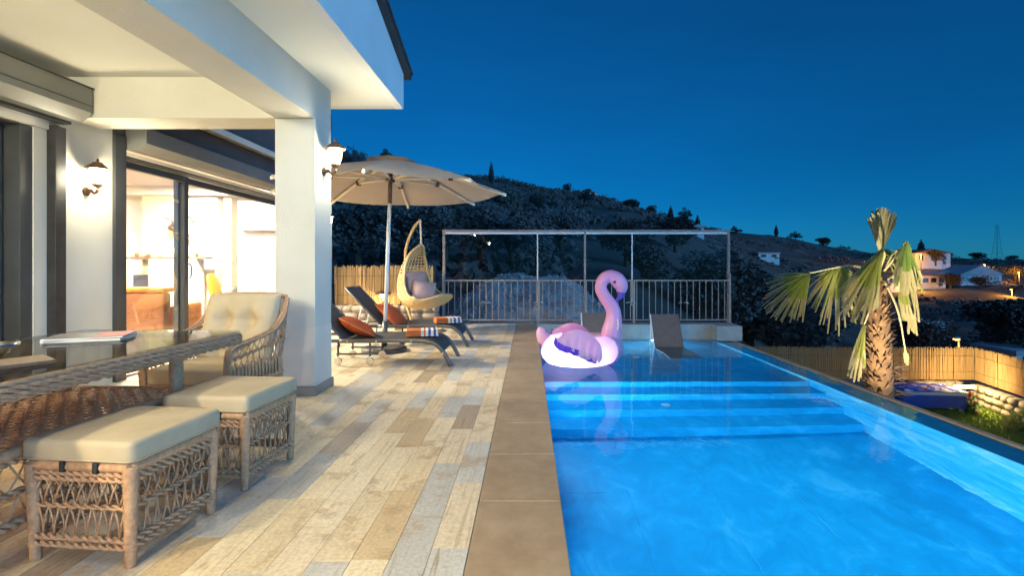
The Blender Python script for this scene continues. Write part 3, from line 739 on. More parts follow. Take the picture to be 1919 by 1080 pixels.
# stools
def make_stool(label, loc, rotz):
    t = thing("stool", label, "stool", loc, rotz, "wicker stools beside the table")
    wicker_box(t, .42, .42, .075, .225, .395, n=9)
    m = MB().bb(-.19,-.19,.376, .19,.19,.392); m.build("seat_board", M['wicker_dark'], t)
    cu = box_cushion(.475,.475,.088).build("cushion", M['cushion'], t, smooth=True, loc=(0,0,.441))
    pp = MB()
    sq = []
    for (sx, sy, a0) in ((1,1,0),(-1,1,90),(-1,-1,180),(1,-1,270)):
        for k in range(5):
            a = rad(a0+k*22.5); sq.append((sx*.211+.026*math.cos(a), sy*.211+.026*math.sin(a), -.030))
    pp.tube(sq, .0035, 5, closed=True); pp.build("piping", M['cushion'], cu, smooth=True)
    for x in (-.055,.085): MB().bb(x-.010,-.2385,.362, x+.010,-.215,.405).build("strap", M['strap'], t, bevel=.003)
    return t
stool = make_stool("cream cushioned wicker stool nearest the viewer, front left", (-1.70,2.10,0), rad(-6))
dup(stool, (-1.64,2.74,0), rad(-5), "second cream cushioned wicker stool, between the near stool and the armchair", "wicker stools beside the table")

# table
tb = thing("dining_table", "long glass-topped wicker dining table with woven lower shelf", "table", (-2.36,1.92,0), rad(-2))
hx, hy, zt = .50, 1.19, .735
m = MB()
rr = [(-hx,-hy),(hx,-hy),(hx,hy),(-hx,hy)]
for i in range(4):
    a, b = rr[i], rr[(i+1) % 4]
    for z, e, r_ in ((zt-.012,1.0,.013),(zt-.030,1.014,.0135),(zt-.050,1.012,.0135),(zt-.066,1.0,.012)):
        rope(m, (a[0]*e,a[1]*(1+(e-1)*.4),z), (b[0]*e,b[1]*(1+(e-1)*.4),z), r_*.75, .006, .11)
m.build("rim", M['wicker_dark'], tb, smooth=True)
m = MB().bb(-hx+.012,-hy+.012,zt-.05, hx-.012,hy-.012,zt-.03); m.build("top_board", M['wicker'], tb)
m = MB(); weave_top(m, -hx+.02,-hy+.02,hx-.02,hy-.02, zt-.02, 26, 60, .010); m.build("woven_top", M['wicker'], tb, smooth=True)
MB().bb(-hx-.004,-hy-.004,zt+.003, hx+.004,hy+.004,zt+.011).build("glass_top", M['table_glass'], tb, bevel=.002, segs=1)
for x in (-.33,.33):
    for y in (-.95,.88):
        m = MB(); wrapped(m, (x,y,.0), (x,y,.67), .034, .036, 10); m.build("leg", M['wicker'], tb, smooth=True)
m = MB(); weave_top(m, -.36,-1.0,.36,.93, .43, 16, 44, .012); m.build("lower_shelf", M['wicker'], tb, smooth=True)
m = MB(); lt = MB()
sq = [(-.37,-1.02),(.37,-1.02),(.37,.95),(-.37,.95)]
for i in range(4):
    a, b = sq[i], sq[(i+1) % 4]
    wrapped(m, (*a,.425), (*b,.425), .024, .024, 8, .014); rope(m, (*a,.395), (*b,.395), .009, .01, .08)
    rope(m, (*a,.15), (*b,.15), .011, .011, .08); rope(m, (*a,.27), (*b,.27), .008, .008, .085)
    n_ = 24 if i % 2 else 9
    xlattice(lt, (*a,.16), (*b,.16), (*a,.27), (*b,.27), n_, over=.5); xlattice(lt, (*a,.27), (*b,.27), (*a,.39), (*b,.39), n_, over=.9)
m.build("shelf_rail", M['wicker'], tb, smooth=True); lt.build("lattice", M['wicker'], tb, smooth=True)
ZT = zt+.0112
mg = thing("magazine_pile", "two magazines with red and black covers on the glass table", "magazines", (-2.42,2.72,ZT), rad(20))
MB().bb(-.17,-.115,0, .17,.115,.010).build("magazine", M['paper'], mg); MB().bb(-.172,-.116,.0105, -.03,.117,.013).build("cover", M['paper'], mg)
MB().bb(-.172,-.116,.0132, .17,.117,.022).build("magazine", M['paper'], mg, rot=(0,0,rad(5)))
MB().bb(.03,-.12,.0225, .175,.118,.0235).build("cover", M['red_print'], mg, rot=(0,0,rad(5))); MB().bb(-.165,-.118,.0225, .028,.118,.0235).build("cover", M['black_print'], mg, rot=(0,0,rad(5)))
nb = MB().bb(-.10,-.14,0, .10,.14,.016).build("notebook", M['dark_wood'], None, bevel=.003, loc=(-2.12,1.98,ZT), rot=(0,0,rad(-35))); tag(nb, "thin brown notebook at the left edge of the glass table", "notebook")
bw = MB().lathe([(.03,0),(.05,.008),(.085,.04),(.09,.055),(.084,.054),(.046,.014),(.0,.012)], 18).build("glass_dish", M['chrome'], None, smooth=True, loc=(-2.40,2.20,ZT)); tag(bw, "small shiny dish on the glass table beside the notebook", "dish")

# armchairs
def make_chair(label, loc, rotz):
    t = thing("armchair", label, "armchair", loc, rotz)
    for s in (-1, 1):
        fr = MB()
        path = smooth_path([(s*.31,-.33,0),(s*.315,-.335,.25),(s*.32,-.345,.50),(s*.325,-.30,.585),(s*.33,-.10,.61),(s*.335,.12,.655),(s*.33,.26,.75),(s*.315,.34,.89)], 6)
        for dx in (-.016,0,.016):
            for dz in ((0,) if dx else (0,.012)): fr.tube([p+V((dx,0,dz)) for p in path], .012, 6)
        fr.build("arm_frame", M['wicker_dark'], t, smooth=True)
        m = MB(); wrapped(m, (s*.29,.30,0), (s*.30,.27,.40), .022, .024); m.build("leg", M['wicker'], t, smooth=True)
        m = MB(); wrapped(m, (s*.31,-.33,0), (s*.31,-.33,.30), .026, .027); m.build("leg", M['wicker'], t, smooth=True)
        bt = MB(); bt.tube(smooth_path([(s*.30,.26,.38),(s*.31,.30,.6),(s*.305,.36,.88)],5), .016, 6); bt.build("back_post", M['wicker_dark'], t, smooth=True)
        sd = MB()
        xlattice(sd, (s*.315,-.30,.42),(s*.315,.27,.42),(s*.322,-.31,.50),(s*.325,.28,.56), 9, over=.6); xlattice(sd, (s*.322,-.31,.50),(s*.325,.28,.56),(s*.325,-.28,.575),(s*.33,.26,.70), 9, over=.5)
        rope(sd, (s*.322,-.32,.50),(s*.325,.30,.56), .007,.008,.07); rope(sd, (s*.326,-.31,.555),(s*.33,.26,.665), .006,.007,.07)
        for k in range(16):
            y = lerp(-.31,.27,k/15); sd.tube([(s*.315,y,.30),(s*.316,y,.43)], .009, 4)
        sd.build("side_panel", M['wicker'], t, smooth=True)
    m = MB()
    for dz in (0,.018): m.tube(smooth_path([(-.315,.34,.885+dz),(-.15,.385,.905+dz),(.15,.385,.905+dz),(.315,.34,.885+dz)],6), .013, 6)
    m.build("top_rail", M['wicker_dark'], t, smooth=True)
    bk = MB(); xlattice(bk, (-.29,.29,.40),(.29,.29,.40),(-.30,.33,.64),(.30,.33,.64), 10, over=.6); xlattice(bk, (-.30,.33,.64),(.30,.33,.64),(-.30,.37,.89),(.30,.37,.89), 10, over=.6)
    rope(bk, (-.30,.33,.64),(.30,.33,.64), .007,.008,.07); bk.build("back_panel", M['wicker'], t, smooth=True)
    ap = MB()
    for (a, b) in (((-.31,-.33),(.31,-.33)),((.31,-.33),(.30,.30)),((.30,.30),(-.30,.30)),((-.30,.30),(-.31,-.33))):
        wrapped(ap, (*a,.30),(*b,.30), .020,.020,8,.014); rope(ap, (*a,.265),(*b,.265), .008,.008,.07); rope(ap, (*a,.12),(*b,.12), .008,.009,.07)
        xlattice(ap, (*a,.13),(*b,.13),(*a,.26),(*b,.26), 10, over=.8)
    ap.build("seat_apron", M['wicker'], t, smooth=True)
    MB().bb(-.29,-.31,.30, .29,.28,.318).build("seat_board", M['wicker_dark'], t)
    box_cushion(.60,.60,.115).build("seat_cushion", M['cushion'], t, smooth=True, loc=(0,-.04,.375))
    cushion(.60,.54,.095,5,.45,34, tufts=[(-.1,.04),(.1,.04),(-.1,-.22),(.1,-.22)], dep=.10, tw=.06).build("back_cushion", M['cushion'], t, smooth=True, loc=(0,.215,.665), rot=(rad(74),0,0))
    return t
chair = make_chair("wicker armchair with cream buttoned back cushion at the table's far end", (-2.33,3.72,0), rad(-6))
dup(chair, (-3.35,2.62,0), rad(80), "wicker armchair at the picture's left edge, behind the glass table")

# ------------------------------------------------------------------ sun loungers, pillows, towels
def lounger(label, loc, back=46):
    t = thing("sun_lounger", label, "sun lounger", loc, 0, "sun loungers on the terrace")
    # local: foot at x=0, head towards -x; width along y
    w = .31
    for s in (-1, 1):
        MB().tube(smooth_path([(-1.28,s*w,.29),(-.55,s*w,.295),(-.30,s*w,.29),(-.17,s*w,.25),(-.08,s*w,.15),(0,s*w,.0)],6), .020, 8, flat=1.25).build("side_rail", M['frame_grey'], t, smooth=True)
    m = MB()
    prof = smooth_path([(-1.28,0,.305),(-.55,0,.312),(-.30,0,.305),(-.17,0,.262),(-.095,0,.175)],7)
    m.grid(lambda u,v: (prof[round(u*(len(prof)-1))].x, lerp(-w+.012,w-.012,v), prof[round(u*(len(prof)-1))].z - .012*math.sin(v*math.pi)), len(prof)-1, 6)
    m.grid(lambda u,v: (prof[round(u*(len(prof)-1))].x, lerp(-w+.012,w-.012,v), prof[round(u*(len(prof)-1))].z - .006-.012*math.sin(v*math.pi)), len(prof)-1, 6)
    m.build("seat_sling", M['sling'], t, smooth=True)
    ca, sa = math.cos(rad(back)), math.sin(rad(back)); L = .74
    b = MB()
    for s in (-1,1): b.tube([(-1.24,s*(w-.03),.30),(-1.24-L*ca,s*(w-.03),.30+L*sa)], .017, 8)
    b.tube([(-1.24-L*ca,-(w-.03),.30+L*sa),(-1.24-L*ca,w-.03,.30+L*sa)], .017, 8)
    bo = b.build("back_frame", M['frame_grey'], t, smooth=True)
    sl = MB(); nx, nz = sa, ca
    for off in (.012,.004): sl.grid(lambda u,v: (-1.24-L*u*ca+nx*(off-.012*math.sin(u*math.pi)), lerp(-w+.035,w-.035,v), .30+L*u*sa+nz*(off-.012*math.sin(u*math.pi))), 8, 4)
    sl.build("back_sling", M['sling'], t, smooth=True)
    for s in (-1,1):
        MB().tube([(-1.24-.42*ca,s*.22,.30+.42*sa-.01),(-1.62,s*.22,.26)], .010, 6).build("back_strut", M['white_metal'], t, smooth=True)
        MB().tube([(-1.85,s*w,.285),(-1.28,s*w,.29)], .020, 8).build("rear_rail", M['frame_grey'], t, smooth=True)
        MB().tube([(-1.80,s*w,.28),(-1.84,s*w,.0)], .017, 8).build("rear_leg", M['frame_grey'], t, smooth=True)
        m = MB(); m.tube([(-.95,s*.24,.28),(-.95,s*.24,.10)], .012, 6); m.tube([(-1.32,s*.24,.28),(-1.32,s*.24,.10)], .012, 6); m.tube([(-1.34,s*.24,.13),(-.93,s*.24,.13)], .012, 6); m.build("wheel_bracket", M['frame_grey'], t, smooth=True)
        for x in (-.95,-1.32): 
            wh = MB().tube([(x,s*.24-.014,.045),(x,s*.24+.014,.045)], .045, 14).build("wheel", M['chrome'], t, smooth=False, bevel=.005)
        for x in (-1.18,-.85,-.45,-.09):
            MB().tube([(x,s*(w+.022),.29 if x < -.2 else .155),(x,s*(w+.029),.29 if x < -.2 else .155)], .011, 8).build("bolt", M['chrome'], t)
    return t
lounger("dark grey sling sun lounger nearer the column, with orange cushion", (-.885,5.93,0))
lounger("dark grey sling sun lounger farther back, beside the hanging chair", (-.86,7.30,0))
def pillow(label, loc, rot):
    t = thing("throw_cushion", label, "cushion", loc, 0, "orange cushions on the loungers"); t.rotation_euler = rot
    cushion(.46,.46,.085,2.2,.6,16).build("cover", M['orange'], t, smooth=True)
    e = [(a*.228,b*.228,0) for a, b in ((-1,-1),(1,-1),(1,1),(-1,1))]; MB().tube(e, .006, 5, closed=True).build("piping", M['orange_piping'], t, smooth=True)
pillow("burnt orange throw cushion lying on the nearer sun lounger", (-2.06,5.93,.415), (rad(-6),rad(30),rad(14)))
pillow("burnt orange throw cushion on the farther sun lounger beside the parasol pole", (-2.02,7.30,.43), (rad(-4),rad(42),rad(-12)))
def towel_mat():
    m, n, l, b = nt('striped_towel'); tc = n.new("ShaderNodeTexCoord"); sp = n.new("ShaderNodeSeparateXYZ"); l.new(tc.outputs['Object'], sp.inputs[0])
    mr = n.new("ShaderNodeMapRange"); mr.inputs[1].default_value = -.19; mr.inputs[2].default_value = .19; l.new(sp.outputs[1], mr.inputs[0])
    O=(.52,.14,.03); Wt=(.72,.68,.6); B=(.07,.09,.30)
    r = ramp(n, [(0,O),(.46,Wt),(.55,O),(.60,Wt),(.68,B),(.76,Wt),(.84,B),(.92,Wt)], 'CONSTANT'); l.new(mr.outputs[0], r.inputs[0]); l.new(r.outputs[0], b.inputs["Base Color"]); b.inputs["Roughness"].default_value = .95
    ns = n.new("ShaderNodeTexNoise"); ns.inputs["Scale"].default_value = 250; l.new(tc.outputs['Object'], ns.inputs["Vector"]); bp = n.new("ShaderNodeBump"); bp.inputs["Strength"].default_value=.5; bp.inputs["Distance"].default_value=.005; l.new(ns.outputs[0], bp.inputs["Height"]); l.new(bp.outputs[0], b.inputs["Normal"])
    return m
M['towel'] = towel_mat()
def towel(label, loc, rz):
    t = thing("folded_towel", label, "towel", loc, rz, "folded towels on the loungers")
    for k in range(3):
        m = MB()
        x = .135-.006*k; z0 = .002+.026*k
        m.prism([(-x,z0+.004),(-x+.006,z0),(x-.010,z0),(x,z0+.012),(x-.010,z0+.024),(-x+.006,z0+.024),(-x,z0+.02)], 'y', -.19+.004*k, .19-.005*k)
        m.build("fold", M['towel'], t, bevel=.005, segs=2)
towel("folded orange towel with blue and white stripes on the nearer lounger", (-1.28,5.93,.312), rad(-78))
towel("folded pale orange striped towel on the farther lounger", (-1.20,7.30,.312), rad(-70))

# ------------------------------------------------------------------ parasol
pr = thing("parasol", "large ecru parasol on a white pole between the sun loungers", "parasol", (-1.95,6.65,0))
top = V((.09,0,2.62))
MB().lathe([(.30,0),(.30,.04),(.27,.06),(.05,.07)],24).build("base_plate", M['frame_grey'], pr, smooth=False)
MB().tube([(0,0,.065),(.014,0,.40)], .036, 14).build("pole_sleeve", M['frame_grey'], pr, smooth=True)
MB().tube([(.012,0,.35),(.072,0,2.02)], .026, 14).build("pole", M['white_metal'], pr, smooth=True)
MB().tube([(.071,0,2.0),(.088,0,2.52)], .030, 14).build("upper_pole", M['bronze'], pr, smooth=True)
MB().lathe([(.03,-.05),(.07,-.04),(.075,.0),(.07,.03),(.03,.04)],16,(.087,0,2.47)).build("hub", M['bronze'], pr, smooth=True)
rimz, Rr, NR = 2.17, 1.54, 8
corners = [V((.09+Rr*math.cos(2*math.pi*(k+.12)/NR), Rr*math.sin(2*math.pi*(k+.12)/NR), rimz)) for k in range(NR)]
ca = MB()
def canopy_pt(k, u, v, dz=0):
    a, b = corners[k], corners[(k+1) % NR]
    e = a.lerp(b, v); c = V((.09,0,2.60)); p = c.lerp(e, u)
    p.z += .03*math.sin(u*math.pi) - .035*math.sin(v*math.pi)*u + dz
    mid = V((.09,0,p.z)); p = p.lerp(mid, .03*math.sin(v*math.pi)*u)
    return p
cm = MB()
for k in range(NR): cm.grid(lambda u, v: canopy_pt(k, lerp(.14,1,u), v), 8, 6)
cnp = cm.build("canopy", M['canopy'], pr, smooth=False)
vt = MB()
for k in range(NR): vt.grid(lambda u, v: canopy_pt(k, lerp(0,.22,u), v, .055), 2, 3)
vt.build("vent_cap", M['canopy'], cnp)
for k in range(NR):
    c = corners[k]; rb = MB()
    pts = [canopy_pt(k, u, 0, -.032) for u in (.05,.2,.4,.6,.8,1.0,1.015)]
    r_ = rb.tube(pts, .022, 6).build("rib", M['rib_wood'], pr, smooth=True)
    q = canopy_pt(k, .52, 0, -.05); h = V((.083,0,2.33)); 
    MB().tube([h + (q-h).normalized()*.07, q], .017, 6).build("strut", M['rib_wood'], r_, smooth=True)
    MB().box(q, (.06,.06,.065)).build("joint", M['bronze'], r_, bevel=.008)
    MB().box(canopy_pt(k,1.0,0,-.022), (.03,.03,.03)).build("end_cap", M['white_metal'], r_, bevel=.006)
MB().lathe([(.035,-.05),(.06,-.04),(.06,.02),(.035,.03)],14,(.083,0,2.33)).build("runner", M['bronze'], pr, smooth=True)

# ------------------------------------------------------------------ hanging egg chair
eg = thing("hanging_chair", "honey coloured rattan egg chair hanging from a curved stand", "hanging chair", (-1.88,8.55,0), rad(-28))
st_ = MB(); st_.tube(smooth_path([(-.40,.30,.03),(-.52,.22,.5),(-.52,.20,1.1),(-.46,.16,1.5),(-.22,.08,1.82),(.0,.0,1.95)],7), .026, 8); st_.build("stand_pole", M['rattan'], eg, smooth=True)
b_ = MB(); b_.tube([(.42*math.cos(a)-.1, .42*math.sin(a)+.05, .03) for a in [i*math.pi/9 for i in range(18)]], .024, 6, closed=True); b_.build("stand_ring", M['rattan'], eg, smooth=True)
chn = MB(); rope(chn, (0,0,1.94),(.02,0,1.52), .009,.010,.05); chn.build("hanging_rope", M['rib_wood'], eg, smooth=True)
SP = smooth_path([(.02,0,1.52),(-.16,0,1.36),(-.30,0,1.10),(-.36,0,.85),(-.30,0,.60),(-.10,0,.44),(.16,0,.42),(.40,0,.52),(.55,0,.66)],5)
NS = len(SP)-1
WD = [(0,.02),(.10,.15),(.22,.27),(.40,.36),(.55,.42),(.70,.43),(.82,.36),(.92,.24),(1,.10)]
FW = [(0,.0),(.15,.12),(.3,.26),(.45,.36),(.55,.34),(.66,.24),(.8,.08),(1,.0)]
UP = [(0,0),(.4,.02),(.55,.14),(.68,.22),(.82,.12),(1,.0)]
def shell(i, v):
    """i 0..NS along the spine, v -1..1 across"""
    t = i/NS; p = SP[i]; a = abs(v)
    return V((p.x + table(FW,t)*a**2.2, table(WD,t)*math.sin(v*math.pi/2)**1 if a < 1 else math.copysign(table(WD,t), v), p.z + table(UP,t)*a**2.2))
wv = MB()
for i in range(2, NS): wv.tube([shell(i, -1+2*j/12) for j in range(13)], .014, 5)
for i in range(12, NS-1):
    wv.tube([(shell(i,-1+2*j/12)+shell(i+1,-1+2*j/12))/2 for j in range(13)], .014, 5)
for v in (-.9,-.72,-.54,-.36,-.18,0,.18,.36,.54,.72,.9): wv.tube([shell(i, v)*1.0 for i in range(1, NS+1)], .011, 5)
wv.build("basket_weave", M['rattan'], eg, smooth=True)
rm = MB(); rm.tube([shell(i,-1) for i in range(NS+1)] + [shell(i,1) for i in range(NS,-1,-1)], .024, 7); rm.build("basket_rim", M['rattan'], eg, smooth=True)
sb = MB(); sb.grid(lambda u,v: shell(int(round(lerp(14,NS-1,u))), lerp(-.85,.85,v)) + V((.015,0,.03)), 20, 10); 
sb.build("seat_pad", M['cushion'], eg, smooth=True)
M['mauve'] = pmat('dusty_pink_fabric', (.42,.28,.26), (.35,.23,.22), 10, .9, .2, 200)
for nm, lc, ro, lab in (("scatter_cushion",(-1.93,8.50,.86),(rad(70),0,rad(40)),"dusty pink cushion at the back of the hanging chair"),("scatter_cushion",(-1.78,8.36,.72),(rad(62),rad(10),rad(20)),"dusty pink cushion low in the hanging chair")):
    o = cushion(.40,.40,.08,2.3,.6,12).build(nm, M['mauve'], None, smooth=True, loc=lc, rot=ro); tag(o, lab, "cushion")
# ------------------------------------------------------------------ reed fence and stone wall by the terrace end
def stone_wall(name, label, p0, p1, h, z0, thick, rows, sl, seed):
    """stones laid in courses on a mortar core; local x along the wall"""
    p0, p1 = V(p0), V(p1); d = p1-p0; L = d.length
    t = thing(name, label, "stone wall", (p0.x,p0.y,z0), math.atan2(d.y, d.x))
    MB().bb(.01,.05,0, L-.01,thick-.05,h-.02).build("mortar_core", M['mortar'], t)
    r = random.Random(seed); hh = h/rows
    variants = []
    for k in range(6):
        bm = bmesh.new(); bmesh.ops.create_cube(bm, size=1.0)
        bmesh.ops.subdivide_edges(bm, edges=bm.edges[:], cuts=1, use_grid_fill=True)
        for v in bm.verts:
            q = v.co.copy(); f = 1 - .13*sum(1 for c in q if abs(c) > .4)**1.2*.5
            v.co = q*f + V((r.uniform(-.05,.05), r.uniform(-.05,.05), r.uniform(-.05,.05)))
        me = bpy.data.meshes.new("stone"); bm.to_mesh(me); bm.free(); me.polygons.foreach_set("use_smooth", [True]*len(me.polygons)); me.materials.append(M['stone']); variants.append(me)
    for j in range(rows):
        x = 0
        while x < L-.02:
            w = min(r.uniform(.7,1.3)*sl, L-x)
            if L-x-w < sl*.4: w = L-x
            o = bpy.data.objects.new("stone", r.choice(variants)); COL.objects.link(o); o.parent = t
            o.location = (x+w/2, thick/2+r.uniform(-.012,.012), hh*(j+.5)); o.scale = (w*1.06, thick*1.08, hh*1.08); x += w
    return t
def reed_fence(name, label, pts, z0, h, seed, step=.03):
    t = thing(name, label, "fence", (pts[0][0], pts[0][1], z0)); r = random.Random(seed); m = MB(); o0 = V(pts[0]).to_3d()
    posts = []
    for a, b in zip(pts, pts[1:]):
        a, b = V(a).to_3d()-o0, V(b).to_3d()-o0; L = (b-a).length; n = int(L/step); u = (b-a)/L; w = V((-u.y,u.x,0))
        for i in range(n):
            for lay in (0,1,2):
                p = a+u*(L*(i+r.random())/n)+w*(r.uniform(-.008,.008)+lay*.02); q = p+u*r.uniform(-.02,.02)+V((0,0,h+r.uniform(-.05,.03)))
                m.tube([p, q], [r.uniform(.010,.018)*(step/.03), .010*(step/.03)], 4)
        k = int(L/1.6)+1
        for i in range(k+1): posts.append(a+u*(L*i/k)+w*.07)
        for z in (.25*h,.75*h): MB().tube([a-w*.018+V((0,0,z)), b-w*.018+V((0,0,z))], .004, 4).build("wire", M['frame_grey'], t)
    stuff(m.build("reeds", M['reed'], t))
    for p in posts: MB().tube([p, p+V((0,0,h-.05))], .03, 8).build("post", M['bark'], t, smooth=True)
    return t
stone_wall("stone_wall", "low rubble stone wall below the reed fence behind the loungers", (-3.75,9.28), (-1.72,9.28), .40, 0, .30, 3, .22, 4)
reed_fence("reed_fence", "honey coloured reed fence on the low wall behind the hanging chair", [(-3.75,9.52),(-1.85,9.52)], .40, .74, 8, .022)
gl = thing("garden_lamp", "small lit mushroom lamp on the low wall behind the loungers", "lamp", (-2.78,9.40,.435))
MB().tube([(0,0,-.04),(0,0,.12)], .016, 8).build("stem", M['bronze'], gl, smooth=True); MB().lathe([(.05,.0),(.06,.06)],12,(0,0,.12)).build("diffuser", M['lamp_glass'], gl, smooth=True)
MB().lathe([(.16,.0),(.15,.02),(.08,.06),(.01,.08)],16,(0,0,.18)).build("shade", M['bronze'], gl, smooth=True)
point("bulb", (0,-.12,.14), 22, (1,.78,.42), .05, gl)

# ------------------------------------------------------------------ railing and glass screen
rl = thing("railing", "taupe steel railing with thin upright bars along the terrace end", "railing", (-1.73,9.86,0))
S = M['taupe_steel']; LN = 5.80
MB().bb(0,-.02,.845, LN,.02,.875).build("top_rail", S, rl, bevel=.004); MB().bb(0,-.015,.055, LN,.015,.08).build("bottom_rail", S, rl, bevel=.003)
for x in (0, LN*.33, LN*.66, LN-.05): MB().bb(x,-.0215,.0, x+.045,.0215,.844 if 0 < x < LN-.1 else 1.0).build("post", S, rl, bevel=.003)
first = None
for i in range(1, 46):
    x = LN*i/46
    if first is None: first = MB().bb(-.007,-.007,.08, .007,.007,.845).build("baluster", S, rl); o = first
    else: o = bpy.data.objects.new("baluster", first.data); COL.objects.link(o); o.parent = rl
    o.location = (x,0,0)
gs = thing("glass_screen", "tall taupe framed glass wind screen standing behind the railing", "screen", (-1.73,9.93,0))
MB().bb(0,-.03,1.84, LN,.03,1.885).build("top_bar", S, gs, bevel=.004)
MB().bb(.05,-.026,1.795, LN-.05,.026,1.838).build("light_channel", M['white_metal'], gs, bevel=.003)
for x in (0, LN-.05): MB().bb(x,-.03,0, x+.05,.03,1.839).build("side_post", S, gs, bevel=.004)
MB().bb(2.855,-.028,0, 2.895,.028,1.838).build("middle_post", S, gs, bevel=.004)
for x in (1.905, 3.815): MB().bb(x,-.018,.35, x+.025,.018,1.794).build("glazing_bar", M['white_metal'], gs, bevel=.003)
for a, b in ((.052,1.903),(1.932,2.853),(2.897,3.813),(3.842,LN-.052)): MB().bb(a,-.005,.05, b,.005,1.794).build("pane", M['screen_glass'], gs)
for x in (.88,1.93,3.80,4.85):
    h = MB()
    for s in (-1,1): h.tube(smooth_path([(x+s*.02,-.03,.40),(x+s*.06,-.05,.425),(x+s*.11,-.05,.39)],4), [.010,.014,.016,.016,.014,.012,.010,.009,.006], 6)
    h.build("metal_wings", M['chrome'], gs, smooth=True)  # small wing-shaped pieces of bright metal low on the panes

# ------------------------------------------------------------------ pool fittings and floats
def pool_light(label, loc, rotz, power, col=(.45,.80,1.0), spread=3.1, size=.10):
    t = thing("pool_light", label, "pool light", loc, rotz, "underwater pool lights")
    MB().tube([(0,0,0),(.012,0,0)], size, 20).build("bezel", M['white_metal'], t, smooth=False)
    MB().tube([(.0122,0,0),(.016,0,0)], size*.82, 20).build("lens", emit('pool_lens_lit', (.6,.88,1), 12), t)
    area("bulb", (.022,0,0), size*1.4, power, col, t, (0, rad(-90), 0), 'DISK', spread)
PC = (.42,.78,1.0)
pool_light("lit round underwater light on the pool's terrace side beside the steps", (.1555,5.52,-.50), 0, 120)
pool_light("lit round underwater light on the terrace side, nearest the viewer", (.1555,2.2,-.46), 0, 240)
pool_light("lit round underwater light on the terrace side behind the viewer", (.1555,-.8,-.46), 0, 190)
pool_light("lit round underwater light on the pool's end wall behind the viewer", (1.9,-2.999,-.46), rad(90), 85)
pool_light("small lit light on the shelf wall behind the flamingo float", (.1565,8.60,-.375), 0, 80, size=.045)
pool_light("small underwater light added in the far end wall near the overflow edge to brighten the shelf", (2.45,9.6585,-.375), rad(-90), 70, size=.045)  # added to brighten the shelf, kept out of sight behind the lounger
pool_light("small underwater light added in the far end wall behind the loungers to brighten the shelf", (1.15,9.6585,-.375), rad(-90), 70, size=.045)  # second added shelf light, out of sight behind the flamingo
for lab, x, y, z in (("white round inlet cover on the second pool step",1.62,5.78,-.95),("white round inlet cover on the shallow pool shelf",1.75,7.95,-.45)):
    o = MB().lathe([(.055,0),(.055,.008),(.04,.012)],18,(x,y,z)).build("inlet_cover", M['white_metal'], None, smooth=False); tag(o, lab, "inlet cover")
def pool_lounger(label, loc):
    t = thing("pool_lounger", label, "pool lounger", loc, 0, "taupe loungers standing in the shallow water"); t.scale = (.86,.92,.92)
    pth = smooth_path([(0,.42,.76),(0,.30,.52),(0,.14,.22),(0,.0,.07),(0,-.22,.085),(0,-.46,.115),(0,-.72,.08),(0,-.98,.03)],6); n = len(pth)-1
    m = MB()
    for dz in (0,.012): m.grid(lambda u,v: pth[round(u*n)] + V((lerp(-.29,.29,v),0,dz)), n, 4)
    m.build("sling", M['taupe_sling'], t, smooth=True)
    for s in (-1,1):
        MB().tube([p+V((s*.30,0,.004)) for p in pth], .016, 8).build("side_rail", M['white_metal'] if s < 0 else M['taupe_sling'], t, smooth=True)  # left rail coloured white to carry its edge-lit highlight
        MB().tube([(s*.30,.02,.08),(s*.30,.06,.0)], .014, 6).build("leg", M['white_metal'], t, smooth=True); MB().tube([(s*.30,-.46,.11),(s*.30,-.44,.0)], .014, 6).build("leg", M['white_metal'], t, smooth=True)
        MB().tube([(s*.30,.36,.64),(s*.30,.44,.0)], .014, 6).build("leg", M['white_metal'], t, smooth=True)
pool_lounger("taupe sling lounger standing in the shallow water by the overflow edge", (2.52,8.72,-.45))
pool_lounger("taupe sling lounger in the shallow water, half hidden behind the flamingo", (1.27,8.98,-.45))

# flamingo
M['pink'] = pmat('pink_vinyl', (.92,.46,.70), (.88,.40,.66), 2.5, .28, transl=.25)
M['pale_pink'] = pmat('pale_pink_vinyl', (.93,.66,.82), (.90,.58,.78), 2.5, .28, transl=.45)
M['violet'] = pmat('violet_vinyl', (.10,.02,.42), (.14,.04,.5), 4, .3)
M['beak'] = pmat('beak_vinyl', (.16,.10,.48), (.12,.06,.40), 5, .3)
fl_ = thing("flamingo_float", "glowing pink inflatable flamingo floating beside the terrace edge", "pool float", (.83,7.42,W)); fl_.scale = (.97,.97,.97)
def ring(u, v):
    a = 2*math.pi*u; b = 2*math.pi*v
    back = .5-.5*math.cos(a); r = lerp(.215,.25,back)
    cx, cy = .40*math.cos(a), .31*math.sin(a)
    lift = .05*(1-back) + .06*max(0,back-.6)
    x = cx + r*math.cos(b)*math.cos(a)*1.05; y_ = cy + r*math.cos(b)*math.sin(a)
    return (x, y_, .17+lift+r*math.sin(b)*.98)
body = MB().grid(ring, 48, 24).build("body", M['pale_pink'], fl_, smooth=True)
MB().grid(lambda u,v: (lerp(-.42,.42,u)*math.cos((v-.5)*1.2), lerp(-.32,.32,v), .14+.02*math.sin(u*9)), 12, 12).build("seat_floor", M['pale_pink'], fl_, smooth=True)
MB().tube(smooth_path([(-.50,0,.20),(-.60,0,.34),(-.655,0,.46),(-.64,0,.54)],6), [.13]*4+[.12,.115,.11,.105,.10,.095,.09,.085,.08,.075,.07,.066,.06,.05,.03], 12).build("tail", M['pale_pink'], fl_, smooth=True)
NP = smooth_path([(.42,-.02,.22),(.43,-.02,.44),(.47,-.03,.66),(.45,-.03,.84),(.33,-.03,1.02),(.27,-.03,1.15),(.30,-.03,1.27),(.40,-.03,1.335),(.52,-.03,1.29),(.585,-.03,1.18),(.585,-.03,1.08)],6)
